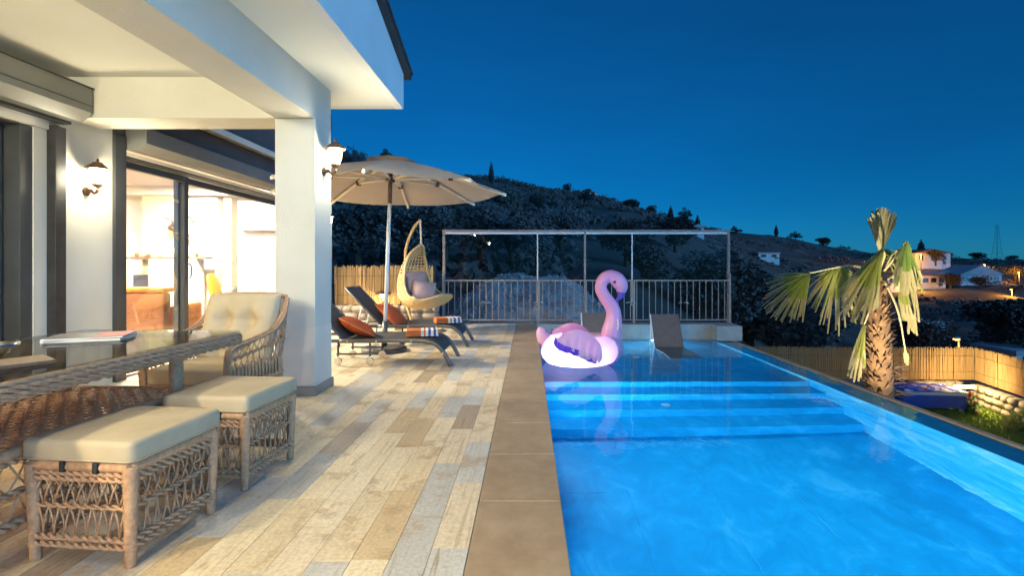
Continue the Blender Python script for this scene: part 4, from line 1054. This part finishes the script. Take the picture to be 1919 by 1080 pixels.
NRr = [(0,.17),(.12,.15),(.25,.115),(.42,.095),(.55,.092),(.7,.10),(.8,.115),(.88,.115),(.95,.085),(1,.06)]
n_ = len(NP)-1
MB().tube(NP, [table(NRr,i/n_) for i in range(n_+1)], 18).build("neck_and_head", M['pink'], fl_, smooth=True)
MB().tube(smooth_path([(.585,-.03,1.10),(.575,-.03,1.04),(.535,-.03,.985),(.49,-.03,.945)],5), [.066,.066,.065,.063,.06,.056,.052,.047,.042,.036,.030,.024,.018,.013,.009,.004], 14).build("beak", M['beak'], fl_, smooth=True)
for s in (-1,1): MB().lathe([(.001,-.012),(.018,-.008),(.022,.0),(.018,.008),(.001,.012)],12).build("eye", M['black_gloss'], fl_, smooth=True, loc=(.47,-.03+s*.098,1.25), rot=(rad(90),0,0))
MB().tube(smooth_path([(.50,-.155,.52),(.515,-.17,.56),(.515,-.165,.64),(.50,-.15,.68)],4), .012, 6).build("grip", M['white_metal'], fl_, smooth=True)
for a_ in (-40, 100):                                     # unseen baffles added inside the ring to keep the glow off the chest
    ca_, sa_ = math.cos(rad(a_)), math.sin(rad(a_)); bk_ = MB()
    bk_.add([(.40*ca_+.222*math.cos(t_)*ca_, .31*sa_+.222*math.cos(t_)*sa_, .19+.215*math.sin(t_)) for t_ in [k*math.pi/10 for k in range(20)]], [tuple(range(20))])
    bk_.build("light_baffle", M['violet'], body)
def wing(s):
    # outline in (x, z): leading edge sweeps from the chest up and back; scalloped trailing feathers
    topl = smooth_path([(.22,0,.16),(.20,0,.34),(.06,0,.49),(-.12,0,.56),(-.30,0,.52),(-.47,0,.41)],5)
    bot = []
    ends = [(-.47,.41),(-.36,.33),(-.25,.29),(-.14,.25),(-.04,.20),(.06,.155),(.15,.12),(.22,.16)]
    for (a, b) in zip(ends, ends[1:]):
        for k in range(5):
            t = k/5; bot.append((lerp(a[0],b[0],t)-.012*math.sin(math.pi*t), lerp(a[1],b[1],t)-.06*math.sin(math.pi*t)**.6))
    nb = len(bot); nt_ = 14
    def pt(u, v, off):
        i = min(int(u*(nb-1)+.5), nb-1); bx_, bz = bot[i]
        q = topl[min(int((1-u)*(len(topl)-1)+.5), len(topl)-1)]
        x, z = lerp(bx_, q.x, v), lerp(bz, q.z, v)
        puff = .045*(math.sin(math.pi*min(max(v,0),1))**.6)*(.75+.25*math.sin(u*nb/5*2*math.pi-1.2)*(1-v))
        yy_ = .50 - .30*max(0, z-.22)**1.1 + off*puff + .02
        return (x, s*yy_, z)
    m = MB(); m.grid(lambda u,v: pt(u,v,1), nb-1, 8); m.grid(lambda u,v: pt(u,v,-1), nb-1, 8)
    w = m.build("wing", M['pink'] if s > 0 else M['pale_pink'], fl_, smooth=True)
    m2 = MB()
    e2 = [(-.49,.40),(-.45,.33),(-.36,.275),(-.25,.245),(-.14,.205),(-.04,.155),(.06,.115),(.13,.10)]
    for (a, b) in zip(e2, e2[1:]):
        c = ((a[0]+b[0])/2, (a[1]+b[1])/2-.014)
        pts = [a, c, b, (b[0]+.02,b[1]+.085), (a[0]+.03,a[1]+.085)]
        m2.prism([(p[0],p[1]-.022) for p in pts], 'y', s*.512, s*.532)
    m2.build("wing_tips", M['violet'], w)
wing(-1); wing(1)
point("float_fill_bulb", (-.23,-.27,.14), 85, (.86,.88,1.0), .06, fl_)  # lamp added inside the float, stands in for the pool light's glow

# ------------------------------------------------------------------ palm
pm_ = thing("palm_tree", "fan palm with shaggy brown trunk and drooping yellow-green fronds beyond the pool", "palm tree", (7.52,10.5,-3.02))
tr = MB(); zc = 3.85
tr.tube([(.0,0,0),(.02,0,1.2),(.0,0,2.4),(-.05,0,3.4),(-.03,0,zc+.2)], [.27,.245,.22,.195,.15], 16); tr.build("trunk", M['palm_trunk'], pm_, smooth=True)
rp = random.Random(9)
bt = MB()
for i in range(330):
    z = .6 + 3.2*i/330; a = i*2.39996; rr_ = table([(0,.27),(1.2,.245),(2.4,.22),(3.4,.195),(4.05,.15)], z)
    a += rp.uniform(-.35,.35); z += rp.uniform(-.05,.05); d = V((math.cos(a), math.sin(a), 0)); p = d*rr_*.93 + V((-.03,0,z)); tip = d*(rr_+rp.uniform(.02,.13)) + V((-.03,0,z+rp.uniform(.02,.15))); sd = V((-d.y,d.x,0))*rp.uniform(.025,.06)
    bt.add([p-sd, p+sd, tip+sd*.35, tip-sd*.35, p+V((0,0,.05))+d*.02], [(0,1,2,3),(1,4,2),(4,3,2),(0,3,4)])
bt.build("leaf_boots", M['palm_trunk'], pm_)
def hash_(i): return (math.sin(i*12.9898)*43758.5453) % 1.0
def frond(base, ctrl, hub, a0, a1, Rf, mat, n=22, droop=.35, depth=(0,-1,0), fold=.0, dry=.25):
    """petiole from base via ctrl to hub, then a fan of leaflets from angle a0 to a1 (in the x-z plane turned by depth)"""
    f = MB(); base, ctrl, hub = V(base), V(ctrl), V(hub)
    f.tube(smooth_path([base, ctrl, hub],6), [.028]*4+[.022]*4+[.018]*5, 5)
    fr = f.build("frond_stalk", M['palm_dry'], pm_, smooth=True)
    bl = MB(); tips = MB(); dp = V(depth); n = int(n*1.6)
    for i in range(n):
        t = i/(n-1); a = rad(lerp(a0, a1, t)); R_ = Rf*(.78+.22*math.sin(math.pi*t))*rp.uniform(.9,1.06)
        d = V((math.cos(a), 0, math.sin(a))) + dp*(.25*math.sin(i*2.3)*.3 + fold*(t-.5)); d.normalize()
        sd = d.cross(V((0,1,0))); sd = sd.normalized()*Rf*abs(math.radians(a1-a0))/n*.42
        nrm = V((0,.02*(1 if i % 2 else -1),0))
        pts = []
        for k in range(6):
            s = k/5; p = hub + d*R_*s; p.z -= droop*R_*s**2.2*(.3+1.0*hash_(i)); p.y += .03*math.sin(s*3+i)
            pts.append(p)
        wd = [.45,1.05,1.0,.6,.28,.03]
        tgt = bl
        for k in range(5):
            tg = tips if k >= 3 and rp.random() < .6+dry else bl
            wa, wb = wd[k], wd[k+1]
            tg.add([pts[k]-sd*wa-nrm, pts[k]+nrm*2, pts[k]+sd*wa-nrm, pts[k+1]+sd*wb-nrm, pts[k+1]+nrm*2, pts[k+1]-sd*wb-nrm], [(0,1,4,5),(1,2,3,4)])
    stuff(bl.build("leaf_fan", mat, fr)); stuff(tips.build("frayed_tips", M['palm_dry'], fr))
c0 = V((-.05,0,zc))
YL, GR, DR = M['palm_leaf'], M['palm_green'], M['palm_dry']
def q(px, py, dy=0):
    """metres right / up of the crown as measured along the picture plane of the palm"""
    return V(((px-1650)*.01141, dy, 4.17-(py-499)*.01141))
frond(q(1645,520), q(1590,498,-.2), q(1502,512,-.3), 181, 262, 1.08, YL, 24, .12)
frond(q(1645,515), q(1640,480,-.3), q(1622,470,-.5), 222, 264, 1.45, YL, 20, .10)
frond(q(1648,520), q(1655,480,-.4), q(1662,455,-.55), 250, 292, 1.0, GR, 14, .05)
frond(q(1655,520), q(1662,485,-.1), q(1672,468,-.2), 278, 312, .85, YL, 13, .25)
frond(q(1650,515), q(1652,490,0), q(1652,470,0), 62, 114, .88, DR, 26, -.03)
frond(q(1650,515), q(1660,480,.3), q(1680,468,.5), -45, 10, .55, YL, 10, .5)
frond(q(1640,530), q(1618,560,-.3), q(1600,605,-.35), 250, 268, 1.15, YL, 10, .0)
frond(q(1660,520), q(1690,510,-.2), q(1698,525,-.2), 264, 276, 1.15, DR, 7, .0)
frond(q(1655,520), q(1672,520,-.3), q(1672,530,-.3), 262, 290, .75, YL, 12, .1)
frond(q(1645,525,-.2), q(1656,580,-.42), q(1670,655,-.42), 268, 285, .25, DR, 5, .0)
frond(q(1650,515,.2), q(1660,500,.9), q(1650,500,1.4), 200, 340, 1.1, YL, 20, .4)
# purple-brown skirt of old leaf bases
sk = MB()
for i in range(40):
    a = rp.uniform(-1.2,1.4); z = rp.uniform(1.1,2.1); d = V((math.cos(a), math.sin(a)-.4, 0)).normalized(); p = d*.3+V((0,0,z)); tip = p + d*rp.uniform(.15,.35)+V((0,0,rp.uniform(-.1,.12))); sd = V((0,0,.012))
    sk.add([p-sd,p+sd,tip], [(0,1,2)])
stuff(sk.build("dry_skirt", M['purple_leaf'], pm_))

# ------------------------------------------------------------------ lower garden
reed_fence("reed_fence", "long reed fence around the lower garden beyond the palm", [(6.2,15.6),(14.0,15.4),(13.4,12.9),(12.2,9.0)], -2.42, 1.0, 12, .035)
stone_wall("stone_wall", "low rubble stone wall under the garden reed fence", (11.9,15.05), (13.45,15.15), .60, -3.02, .34, 3, .34, 6)
stone_wall("stone_wall", "rubble stone wall running towards the viewer below the corner of the reed fence", (13.40,14.95), (12.35,10.2), .60, -3.02, .34, 3, .34, 7)
fg = thing("garden_floodlight", "bright oblong floodlight glowing at the foot of the garden reed fence", "floodlight", (12.75,14.35,-2.55), rad(0))
MB().bb(-.20,-.03,.10, .20,.03,.135).build("housing", M['frame_grey'], fg, bevel=.01); MB().bb(-.30,-.025,.136, .30,.025,.20).build("lens", emit('flood_lens_lit', (1,.85,.5), 14), fg)
MB().bb(-.02,-.02,-.47, .02,.02,.10).build("bracket", M['frame_grey'], fg)
point("bulb", (0,-.22,.50), 190, (1,.72,.32), .12, fg)
fl2 = thing("garden_floodlight", "unseen spike spotlight added in the garden bed to light the palm", "spotlight", (5.7,7.4,-3.02))  # unseen spotlight added to brighten trunk and fronds
MB().tube([(0,0,0),(0,0,.25)],.015,6).build("spike", M['frame_grey'], fl2); MB().tube([(0,-.02,.25),(.02,.08,.36)],.05,10).build("head", M['frame_grey'], fl2, smooth=True)
d = bpy.data.lights.new("bulb", 'SPOT'); d.energy = 2600; d.color = (1,.86,.58); d.spot_size = rad(60); d.spot_blend = .8; d.shadow_soft_size = .06
so = bpy.data.objects.new("bulb", d); COL.objects.link(so); so.parent = fl2; so.location = (.03,.1,.42); so.rotation_euler = V((1.75,2.9,3.3)).to_track_quat('-Z','Y').to_euler()
# draped day bed
def spread_mat():
    m, n, l, b = nt('blue_patterned_spread'); geo = n.new("ShaderNodeTexCoord")
    v = n.new("ShaderNodeTexVoronoi"); v.inputs["Scale"].default_value = 7; l.new(geo.outputs['Object'], v.inputs["Vector"])
    r = ramp(n, [(0,(.05,.07,.40)),(.45,(.06,.09,.5)),(.62,(.6,.6,.65)),(.80,(.38,.05,.08))], 'CONSTANT'); l.new(v.outputs['Color'], r.inputs[0]); l.new(r.outputs[0], b.inputs["Base Color"]); b.inputs["Roughness"].default_value = .9
    return m
M['blue_cloth'] = pmat('blue_cloth', (.07,.13,.55), (.06,.11,.46), 5, .9, .2, 80)
M['white_cloth'] = pmat('white_cloth', (.72,.72,.74), (.66,.66,.7), 6, .9, .2, 80)
db = thing("day_bed", "garden day bed with blue cloth sides and a blue and red patterned cover", "day bed", (11.55,14.35,-3.02), rad(-6))
for sx in (-1,1):
    for sy in (-1,1): MB().bb(sx*.75-.04,sy*.38-.04,0, sx*.75+.04,sy*.38+.04,.30).build("leg", M['white_cloth'], db)
MB().bb(-.84,-.46,.14, .84,.46,.50).build("side_cloth", M['blue_cloth'], db, bevel=.02)
MB().bb(-.86,-.48,.502, .86,.48,.60).build("mattress", M['white_cloth'], db, bevel=.03)
sp_ = MB(); sp_.grid(lambda u,v: (lerp(-.87,.87,u), lerp(-.49,.49,v), .62+.07*(1-(2*u-1)**4)*(1-(2*v-1)**4)+.012*math.sin(u*31)*math.sin(v*17)), 30, 16); sp_.build("patterned_cover", spread_mat(), db, smooth=True)
def leafy(name, label, cat, loc, rx, rz, n, leafmat, size, flower=None, nf=0, seed=1):
    t = thing(name, label, cat, loc); r = random.Random(seed); m = MB(); fm = MB()
    for i in range(n):
        d = V((r.gauss(0,1), r.gauss(0,1), abs(r.gauss(0,1)))).normalized(); p = V((d.x*rx, d.y*rx, d.z*rz))*r.uniform(.4,1)
        a = V((r.uniform(-1,1),r.uniform(-1,1),r.uniform(-.3,1))).normalized()*size; b = a.orthogonal().normalized()*size*.35
        m.add([p, p+a*.5+b, p+a, p+a*.5-b], [(0,1,2,3)])
    m.build("foliage", leafmat, t); s_ = MB()
    for i in range(5): a = i*1.257; s_.tube([(0,0,0),(rx*.4*math.cos(a),rx*.4*math.sin(a),rz*.7)], .008, 4)
    s_.build("stem", M['bark'], t)
    if flower:
        for i in range(nf):
            d = V((r.gauss(0,.5), r.gauss(0,.5)-.6, abs(r.gauss(0,1)))).normalized(); p = V((d.x*rx*.8, d.y*rx*.8, d.z*rz*1.05)); f_ = MB()
            for k in range(6):
                a = k*1.047; q0 = V((math.cos(a),math.sin(a),.5)).normalized()*.07; b = q0.orthogonal().normalized()*.035
                f_.add([p,p+q0*.6+b,p+q0,p+q0*.6-b],[(0,1,2,3)])
            f_.build("flower", flower, t)
    return t
leafy("flowering_plant", "small plant with bright pink flowers in front of the garden wall", "plant", (12.45,13.9,-3.02), .22, .55, 260, M['leaf'], .14, M['flower'], 14, 2)
leafy("garden_shrub", "low yellow-green shrub at the right edge of the lawn", "shrub", (12.55,12.3,-3.02), .5, .42, 700, M['palm_leaf'], .2, seed=3)
leafy("garden_shrub", "dark green shrub at the far right beside the garden wall", "shrub", (12.6,11.6,-3.02), .45, .55, 700, M['leaf'], .18, seed=4)
# ------------------------------------------------------------------ rubble mound beyond the railing
def mound_fn(u, v):
    x = lerp(-3.0, 5.2, u); y = lerp(10.6, 19.0, v)
    hx = math.exp(-((x-.1)/2.9)**4); prof = table([(0,-.9),(.25,-.35),(.55,.55),(.68,.78),(.8,.6),(1,-1.2)], v)
    skew = table([(-3,-.12),(-.5,.06),(1.2,.02),(3,-.45),(5.2,-1.6)], x)
    z = prof*hx - 1.3*(1-hx) + skew + .16*noise.noise(V((x*1.4,y*1.4,1))) + .08*noise.noise(V((x*4,y*4,5)))
    return (x, y, z)
mnd = struct(MB().grid(mound_fn, 110, 90).build("rubble_mound", M['rock'], smooth=False))
rs = random.Random(21); rk = MB()
for i in range(3000):
    u, v = rs.random(), rs.random()**.7; x, y, z = mound_fn(u, v)
    s = rs.uniform(.02,.09)*(1.8 if rs.random() < .08 else 1)
    m3 = Matrix.Rotation(rs.uniform(0,6.28), 3, V((rs.random(),rs.random(),rs.random()+.1)).normalized())
    rk.box((x,y,z+s*.15), (s*rs.uniform(.7,1.3), s, s*rs.uniform(.5,.9)), m3)
ro_ = stuff(rk.build("rubble_stones", M['rock'])); tag(ro_, "loose grey limestone rubble heaped beyond the railing", "rubble")

# ------------------------------------------------------------------ vegetation on the hill
def crown_mesh(name, seed, n, blobs, leaf):
    r = random.Random(seed); m = MB()
    tot = sum(b[3]**2*b[4] for b in blobs)
    for (bx_, by_, bz_, rx, rz) in blobs:
        for i in range(int(n*rx**2*rz/tot)):
            d = V((r.gauss(0,1), r.gauss(0,1), r.gauss(0,1))).normalized(); k = r.uniform(.45,1.0)**.6*(1+.25*noise.noise(d*2.5+V((seed,0,0))))
            p = V((bx_+d.x*rx*k, by_+d.y*rx*k, bz_+d.z*rz*k))
            a = V((r.gauss(0,1), r.gauss(0,1), r.gauss(0,.8))).normalized()*leaf*r.uniform(.6,1.3); b = a.orthogonal().normalized()*leaf*r.uniform(.25,.5)
            m.add([p-a*.5, p+b, p+a*.5, p-b], [(0,1,2,3)])
    return m
def tree_proto(kind, seed):
    """unit-height trees"""
    t = bpy.data.objects.new("tree", None); COL.objects.link(t)
    r = random.Random(seed); tk = MB()
    if kind == 'olive':
        bl = [(r.uniform(-.28,.28), r.uniform(-.28,.28), r.uniform(.45,.82), r.uniform(.16,.26), r.uniform(.13,.2)) for _ in range(9)]
        crown_mesh("crown", seed, 2600, bl, .055).build("crown", M['foliage_b'], t)
        tk.tube(smooth_path([(0,0,-.1),(.02,0,.2),(-.02,.02,.45)],4), [.05]*3+[.04]*3+[.03]*3, 7)
        for (x,y,z,_,_) in bl[:5]: tk.tube([(-.01,.01,.3),(x*.6,y*.6,z*.85),(x,y,z)], [.025,.016,.006], 5)
    elif kind == 'broad':
        bl = [(r.uniform(-.25,.25), r.uniform(-.25,.25), r.uniform(.35,.8), r.uniform(.17,.3), r.uniform(.15,.24)) for _ in range(10)]
        crown_mesh("crown", seed, 2600, bl, .06).build("crown", M['foliage_a'], t)
        tk.tube([(0,0,-.1),(.01,0,.3),(0,.02,.6)], [.05,.04,.02], 7)
        for (x,y,z,_,_) in bl[:5]: tk.tube([(0,.01,.3),(x,y,z)], [.025,.006], 5)
    elif kind == 'cypress':
        bl = [(0,0,.08+.105*i, table([(0,.09),(.3,.13),(.7,.09),(1,.02)], i/8.5), .11) for i in range(9)]
        crown_mesh("crown", seed, 2200, bl, .045).build("crown", M['foliage_c'], t)
        tk.tube([(0,0,-.1),(0,0,.5),(0,0,.95)], [.03,.02,.005], 6)
    else:
        bl = [(r.uniform(-.06,.06)*(i+1), r.uniform(-.3,.3), .45+.1*i+r.uniform(-.05,.05), lerp(.34,.12,i/4), .09) for i in range(5)]
        crown_mesh("crown", seed, 2200, bl, .05).build("crown", M['foliage_c'], t)
        tk.tube([(0,0,-.1),(.02,0,.5),(0,.01,.92)], [.035,.025,.008], 6)
        for (x,y,z,_,_) in bl: tk.tube([(.01,0,z-.08),(x,y,z)], [.014,.005], 5)
    tk.build("trunk", M['bark'], t, smooth=True)
    return t
protos = {}
for k in ('olive','broad','cypress','pine'): protos[k] = [tree_proto(k, 31+7*i+len(k)) for i in range(2)]
used = set()
NAMES = {'olive':'olive_tree','broad':'broadleaf_tree','cypress':'cypress_tree','pine':'pine_tree'}
def plant(kind, tx, y, h, label, group, wide=1.0, v=0, dz=0):
    x = tx*y; p = protos[kind][v % 2]; key = (kind, v % 2)
    if key in used: o = copy_tree(p)
    else: o = p; used.add(key)
    o.name = NAMES[kind]; o.location = (x, y, terrain_z(x, y)-.1+dz); o.rotation_euler = (0,0,(tx*57+y) % 6.28); o.scale = (h*wide, h*wide, h)
    tag(o, label, "tree", group); return o
# (kind, x/y, distance, height, label)
plant('cypress', -.0755, 118, 5.6, "tall thin cypress standing alone on the hill's crest above the parasol", "trees on the ridge")
plant('broad', -.375, 60, 8.5, "tall dark tree behind the column lantern", "trees behind the parasol", .8)
plant('broad', -.345, 66, 7, "dark tree just right of the column lantern, above the parasol's left side", "trees behind the parasol", .8, 1)
plant('pine', -.285, 120, 5.4, "small tree on the skyline directly above the parasol top", "trees on the ridge")
plant('broad', .079, 150, 3.2, "rounded tree on the crest right of the cypress", "trees on the ridge", .9)
plant('broad', .119, 150, 2.8, "bushy tree on the ridge above the glass screen's middle", "trees on the ridge", 1.3, 1)
plant('broad', .25, 160, 3.6, "low tree where the ridge starts to drop, left of the pines", "trees on the ridge", 1.1, 0)
plant('pine', .318, 165, 7.6, "tallest pine on the ridge above the screen's right end", "trees on the ridge", .8, 0, -.6)
plant('cypress', .345, 165, 6.2, "slim conifer beside the tallest ridge pine", "trees on the ridge", 1.4, 1, -.6)
plant('cypress', .29, 162, 5.6, "slim conifer left of the tallest ridge pine", "trees on the ridge", 1.4, 0)
plant('pine', .425, 200, 5.5, "small pine on the falling ridge right of the screen", "trees on the ridge", 1, 1, dz=-1.5)
plant('cypress', .505, 225, 5.2, "small pointed tree on the skyline left of the palm", "trees on the ridge", 1.5, 1)
plant('pine', .545, 230, 5.5, "umbrella-shaped pine on the skyline left of the palm", "trees on the ridge", 1.2, 0, dz=-1.5)
plant('broad', .60, 240, 5.5, "dark tree on the skyline just left of the palm crown", "trees on the ridge", 1.5, 1, dz=-1.5)
plant('cypress', .80, 270, 9.0, "pointed dark tree above the orange-lit house right of the palm", "trees on the ridge", 1.6, 0)
plant('broad', .845, 285, 7.5, "pale rounded tree on the skyline right of the orange-lit house", "trees on the far skyline", 1.3, 0, dz=-1.5)
plant('broad', .915, 290, 6.5, "second rounded skyline tree right of the orange-lit house", "trees on the far skyline", 1.5, 1, dz=-1.5)
plant('broad', .985, 295, 5.0, "small bush on the skyline at the picture's right edge", "trees on the far skyline", 1.5, 1, dz=-1.5)
# olive grove behind the glass screen
OL = [(-.17,27,4.0,"large pale olive tree behind the screen's left end"),(-.10,30,4.2,"pale olive tree behind the left pane, second in the row"),(-.035,28,3.6,"olive tree behind the left glazing bar"),(.02,26,3.5,"olive tree behind the screen between the glazing bar and middle post"),(.065,34,3.6,"smaller olive behind the screen's middle post"),
      (-.23,26,4.3,"olive tree behind the hanging chair's stand"),(-.29,28,4.6,"olive tree behind the parasol pole"),(-.35,27,4.6,"olive tree between parasol pole and column"),(-.13,44,4.6,"olive up the slope behind the parasol's right tip"),(-.05,46,4.4,"olive up the slope below the cypress")]
for i, (tx, y, h, lab) in enumerate(OL): plant('olive', tx, y, h, lab, "olive trees below the hill", 1.15, i)
BR = [(.20,31,3.2,"dark bushy tree right of the flamingo's head"),(.245,26,2.6,"dark shrub-like tree behind the right part of the railing"),(.40,24,3.8,"dark tree beside the railing's right end"),(.45,27,4.6,"large dark tree between the screen and the palm"),(.51,26,4.0,"large dark tree under the palm's left frond"),(.57,30,4.4,"dark tree behind the palm's lower left frond"),
      (.37,36,3.2,"dark bush above the right end of the screen's pane"),(.30,44,3.4,"dark bush on the slope behind the right pane"),(-.12,75,2.6,"dark tree on the slope below the parasol tip"),(.02,70,2.6,"dark tree in the middle of the slope above the screen"),(.12,78,2.3,"wide dark tree on the slope above the flamingo"),(.21,80,2.4,"wide dark tree on the slope above the screen's right pane"),
      (.80,45,4.5,"dark tree in the valley left of the street lamp"),(.96,50,6.0,"big dark tree in the valley at the right edge"),(1.0,46,6.0,"second big dark tree in the valley at the right edge"),(.86,105,3.5,"dark tree in front of the pale gabled house"),(.92,108,3.2,"dark hedge-like tree right of the pale gabled house")]
for i, (tx, y, h, lab) in enumerate(BR): plant('broad', tx, y, h, lab, "dark trees on the slope", 1.3, i)
# scrub mass
sb_ = MB(); r = random.Random(77)
for i in range(2600):
    tx = r.uniform(-.75, 1.15); y = 22*(r.uniform(1, 12.0))**1.0
    if y > table(DIST, tx)*1.02: y = r.uniform(25, table(DIST, tx))
    x = tx*y
    if noise.noise(V((x*.04, y*.03, 9))) < -.12 and tx > .1: continue
    z = terrain_z(x, y); s = r.uniform(.45,1.1)*(1+y/220)*(1.15 if tx < .25 else 1)
    for k in range(22):
        d = V((r.gauss(0,1), r.gauss(0,1), abs(r.gauss(0,.8)))).normalized()*s*r.uniform(.4,1); p = V((x,y,z))+V((d.x,d.y,d.z*.75))
        a = V((r.gauss(0,1), r.gauss(0,1), r.gauss(0,.8))).normalized()*s*.30; b = a.orthogonal().normalized()*s*.16
        sb_.add([p-a,p+b,p+a,p-b],[(0,1,2,3)])
so_ = stuff(sb_.build("scrub", M['foliage_a'])); tag(so_, "dark scrub bushes covering the hillside", "scrub")

# ------------------------------------------------------------------ far houses, lamps, mast
def far_house(label, tx, y, w, d, h, roof, z=None, nwin=3, wall_m='white_paint', roof_m='roof_pale', rz=0.0):
    x = tx*y; t = thing("house", label, "house", (x, y, (terrain_z(x,y) if z is None else z)), rz)
    wl_ = MB().bb(-w/2,-d/2,-3, w/2,d/2,h).build("wall", M[wall_m], t)
    if roof > 0: rf_ = MB().prism([(-w/2-.4,h-.05),(w/2+.4,h-.05),(0,h+roof)], 'y', -d/2-.4, d/2+.4).build("roof", M[roof_m], t)
    else: rf_ = MB().bb(-w/2-.2,-d/2-.2,h+.01, w/2+.2,d/2+.2,h+.3).build("roof", M[roof_m], t)
    for i in range(nwin):
        xx = lerp(-w/2,w/2,(i+.5)/nwin); wi = MB().bb(xx-.55,-d/2-.06,h*.35, xx+.55,-d/2+.02,h*.8).build("window", M['dark_window'], t); MB().bb(xx-.65,-d/2-.10,h*.30, xx+.65,-d/2-.001,h*.345).build("sill", M['white_paint'], wi)
    MB().bb(w*.28,-d/2-.05,0, w*.28+.9,-d/2+.01,h*.28).build("door", M['dark_wood'], t)
    return t
far_house("pale gabled house in the valley right of the palm", .895, 118, 9.6, 7, 2.2, 2.2, -3.0, 4)
far_house("low pale annex left of the gabled house in the valley", .83, 122, 5.5, 6, 1.8, .9, -2.6, 2)
far_house("house on the skyline lit orange by a street lamp, right of the palm crown", .805, 150, 10.5, 7, 3.4, 1.2, 1.7, 3, 'white_paint', 'roof_red')
far_house("low long house below the skyline, its front lit orange", .795, 110, 7.0, 6, 2.2, 0, -3.2, 4, 'white_paint', 'roof_red')
far_house("small bluish house partly behind the palm", .735, 108, 4.4, 5, 2.2, 0, -3.3, 2)
far_house("flat pale roof of a hut in the valley near the palm", .80, 62, 3.0, 4, 1.0, 0, None, 1)
far_house("flat pale roof at the lower right in the valley", 1.0, 44, 4.5, 4, 1.0, 0, -7.4, 2)
far_house("tiny pale hut on the slope left of the palm's left frond", .48, 120, 5.0, 5, 1.2, 0, None, 2)
far_house("tiny white house high on the ridge left of the pines", .115, 160, 7, 5, 1.0, .5, None, 3)
far_house("tiny white hut in the middle of the slope", .34, 90, 2.2, 3, 1.2, .5, None, 1)
def street_lamp(label, x, y, zl, h, power, col=(1,.42,.06), br=9):
    t = thing("street_lamp", label, "street lamp", (x,y,zl-h))
    MB().tube([(0,0,-1),(0,0,h)], [.09,.06], 8).build("pole", M['frame_grey'], t, smooth=True); MB().tube([(0,0,h),(-.3,-.2,h+.12)], .04, 6).build("arm", M['frame_grey'], t, smooth=True)
    MB().bb(-.55,-.38,h+.06, -.2,-.10,h+.18).build("head", M['frame_grey'], t, bevel=.02); MB().bb(-.53,-.36,h-.04, -.22,-.12,h+.058).build("lens", emit('sodium_lit', col, br), t, bevel=.03)
    point("bulb", (-.37,-.24,h-.2), power, col, .15, t)
street_lamp("lit orange street lamp just above the garden reed fence", .877*34, 34, -3.9, 4.5, 300, (1,.42,.08), 7)
street_lamp("orange street lamp in front of the skyline house", .800*140, 140, 4.6, 5, 7000)
street_lamp("orange street lamp by the low long house", .79*104, 104, -1.2, 4, 3500)
street_lamp("orange street lamp at the picture's right edge", 1.0*120, 120, -.4, 4, 4500)
for tx_, y_, z_, lab_ in ((.70,170,3.2,"orange street lamp on the slope just left of the skyline house"),(.845,128,-.6,"orange street lamp left of the pale gabled house"),(.93,150,1.6,"orange street lamp beyond the pale gabled house"),(.985,95,-3.4,"orange street lamp low in the valley at the right edge")):
    street_lamp(lab_, tx_*y_, y_, z_, 3.5, 2400, (1,.42,.06), 12)
plant('broad', .992, 124, 4.0, "tree lit orange by the lamp at the right edge", "trees lit by street lamps", 1.3, 0, 1.0)
plant('broad', .83, 144, 4.5, "rounded tree lit orange beside the skyline house", "trees lit by street lamps", 1.1, 1, 1.5)
ms = thing("radio_mast", "faint lattice mast on the far skyline at the right", "mast", (.955*300, 300, 2.0))
mm = MB()
for s in ((-1,-1),(1,-1),(1,1),(-1,1)): mm.tube([(s[0]*2.2,s[1]*2.2,0),(s[0]*1.0,s[1]*1.0,14),(s[0]*.4,s[1]*.4,25)], [.09,.08,.07], 4)
mm.build("tower_legs", M['frame_grey'], ms); br_ = MB()
for k in range(8):
    z0_, z1_ = k*3, k*3+3; a = table([(0,2.2),(14,1.0),(25,.4)], z0_); b = table([(0,2.2),(14,1.0),(25,.4)], z1_)
    for s in (-1,1):
        br_.tube([(-a,s*a,z0_),(b,s*b,z1_)], .035, 4); br_.tube([(a,s*a,z0_),(-b,s*b,z1_)], .035, 4); br_.tube([(s*a,-a,z0_),(s*b,b,z1_)], .035, 4)
br_.build("cross_braces", M['frame_grey'], ms)
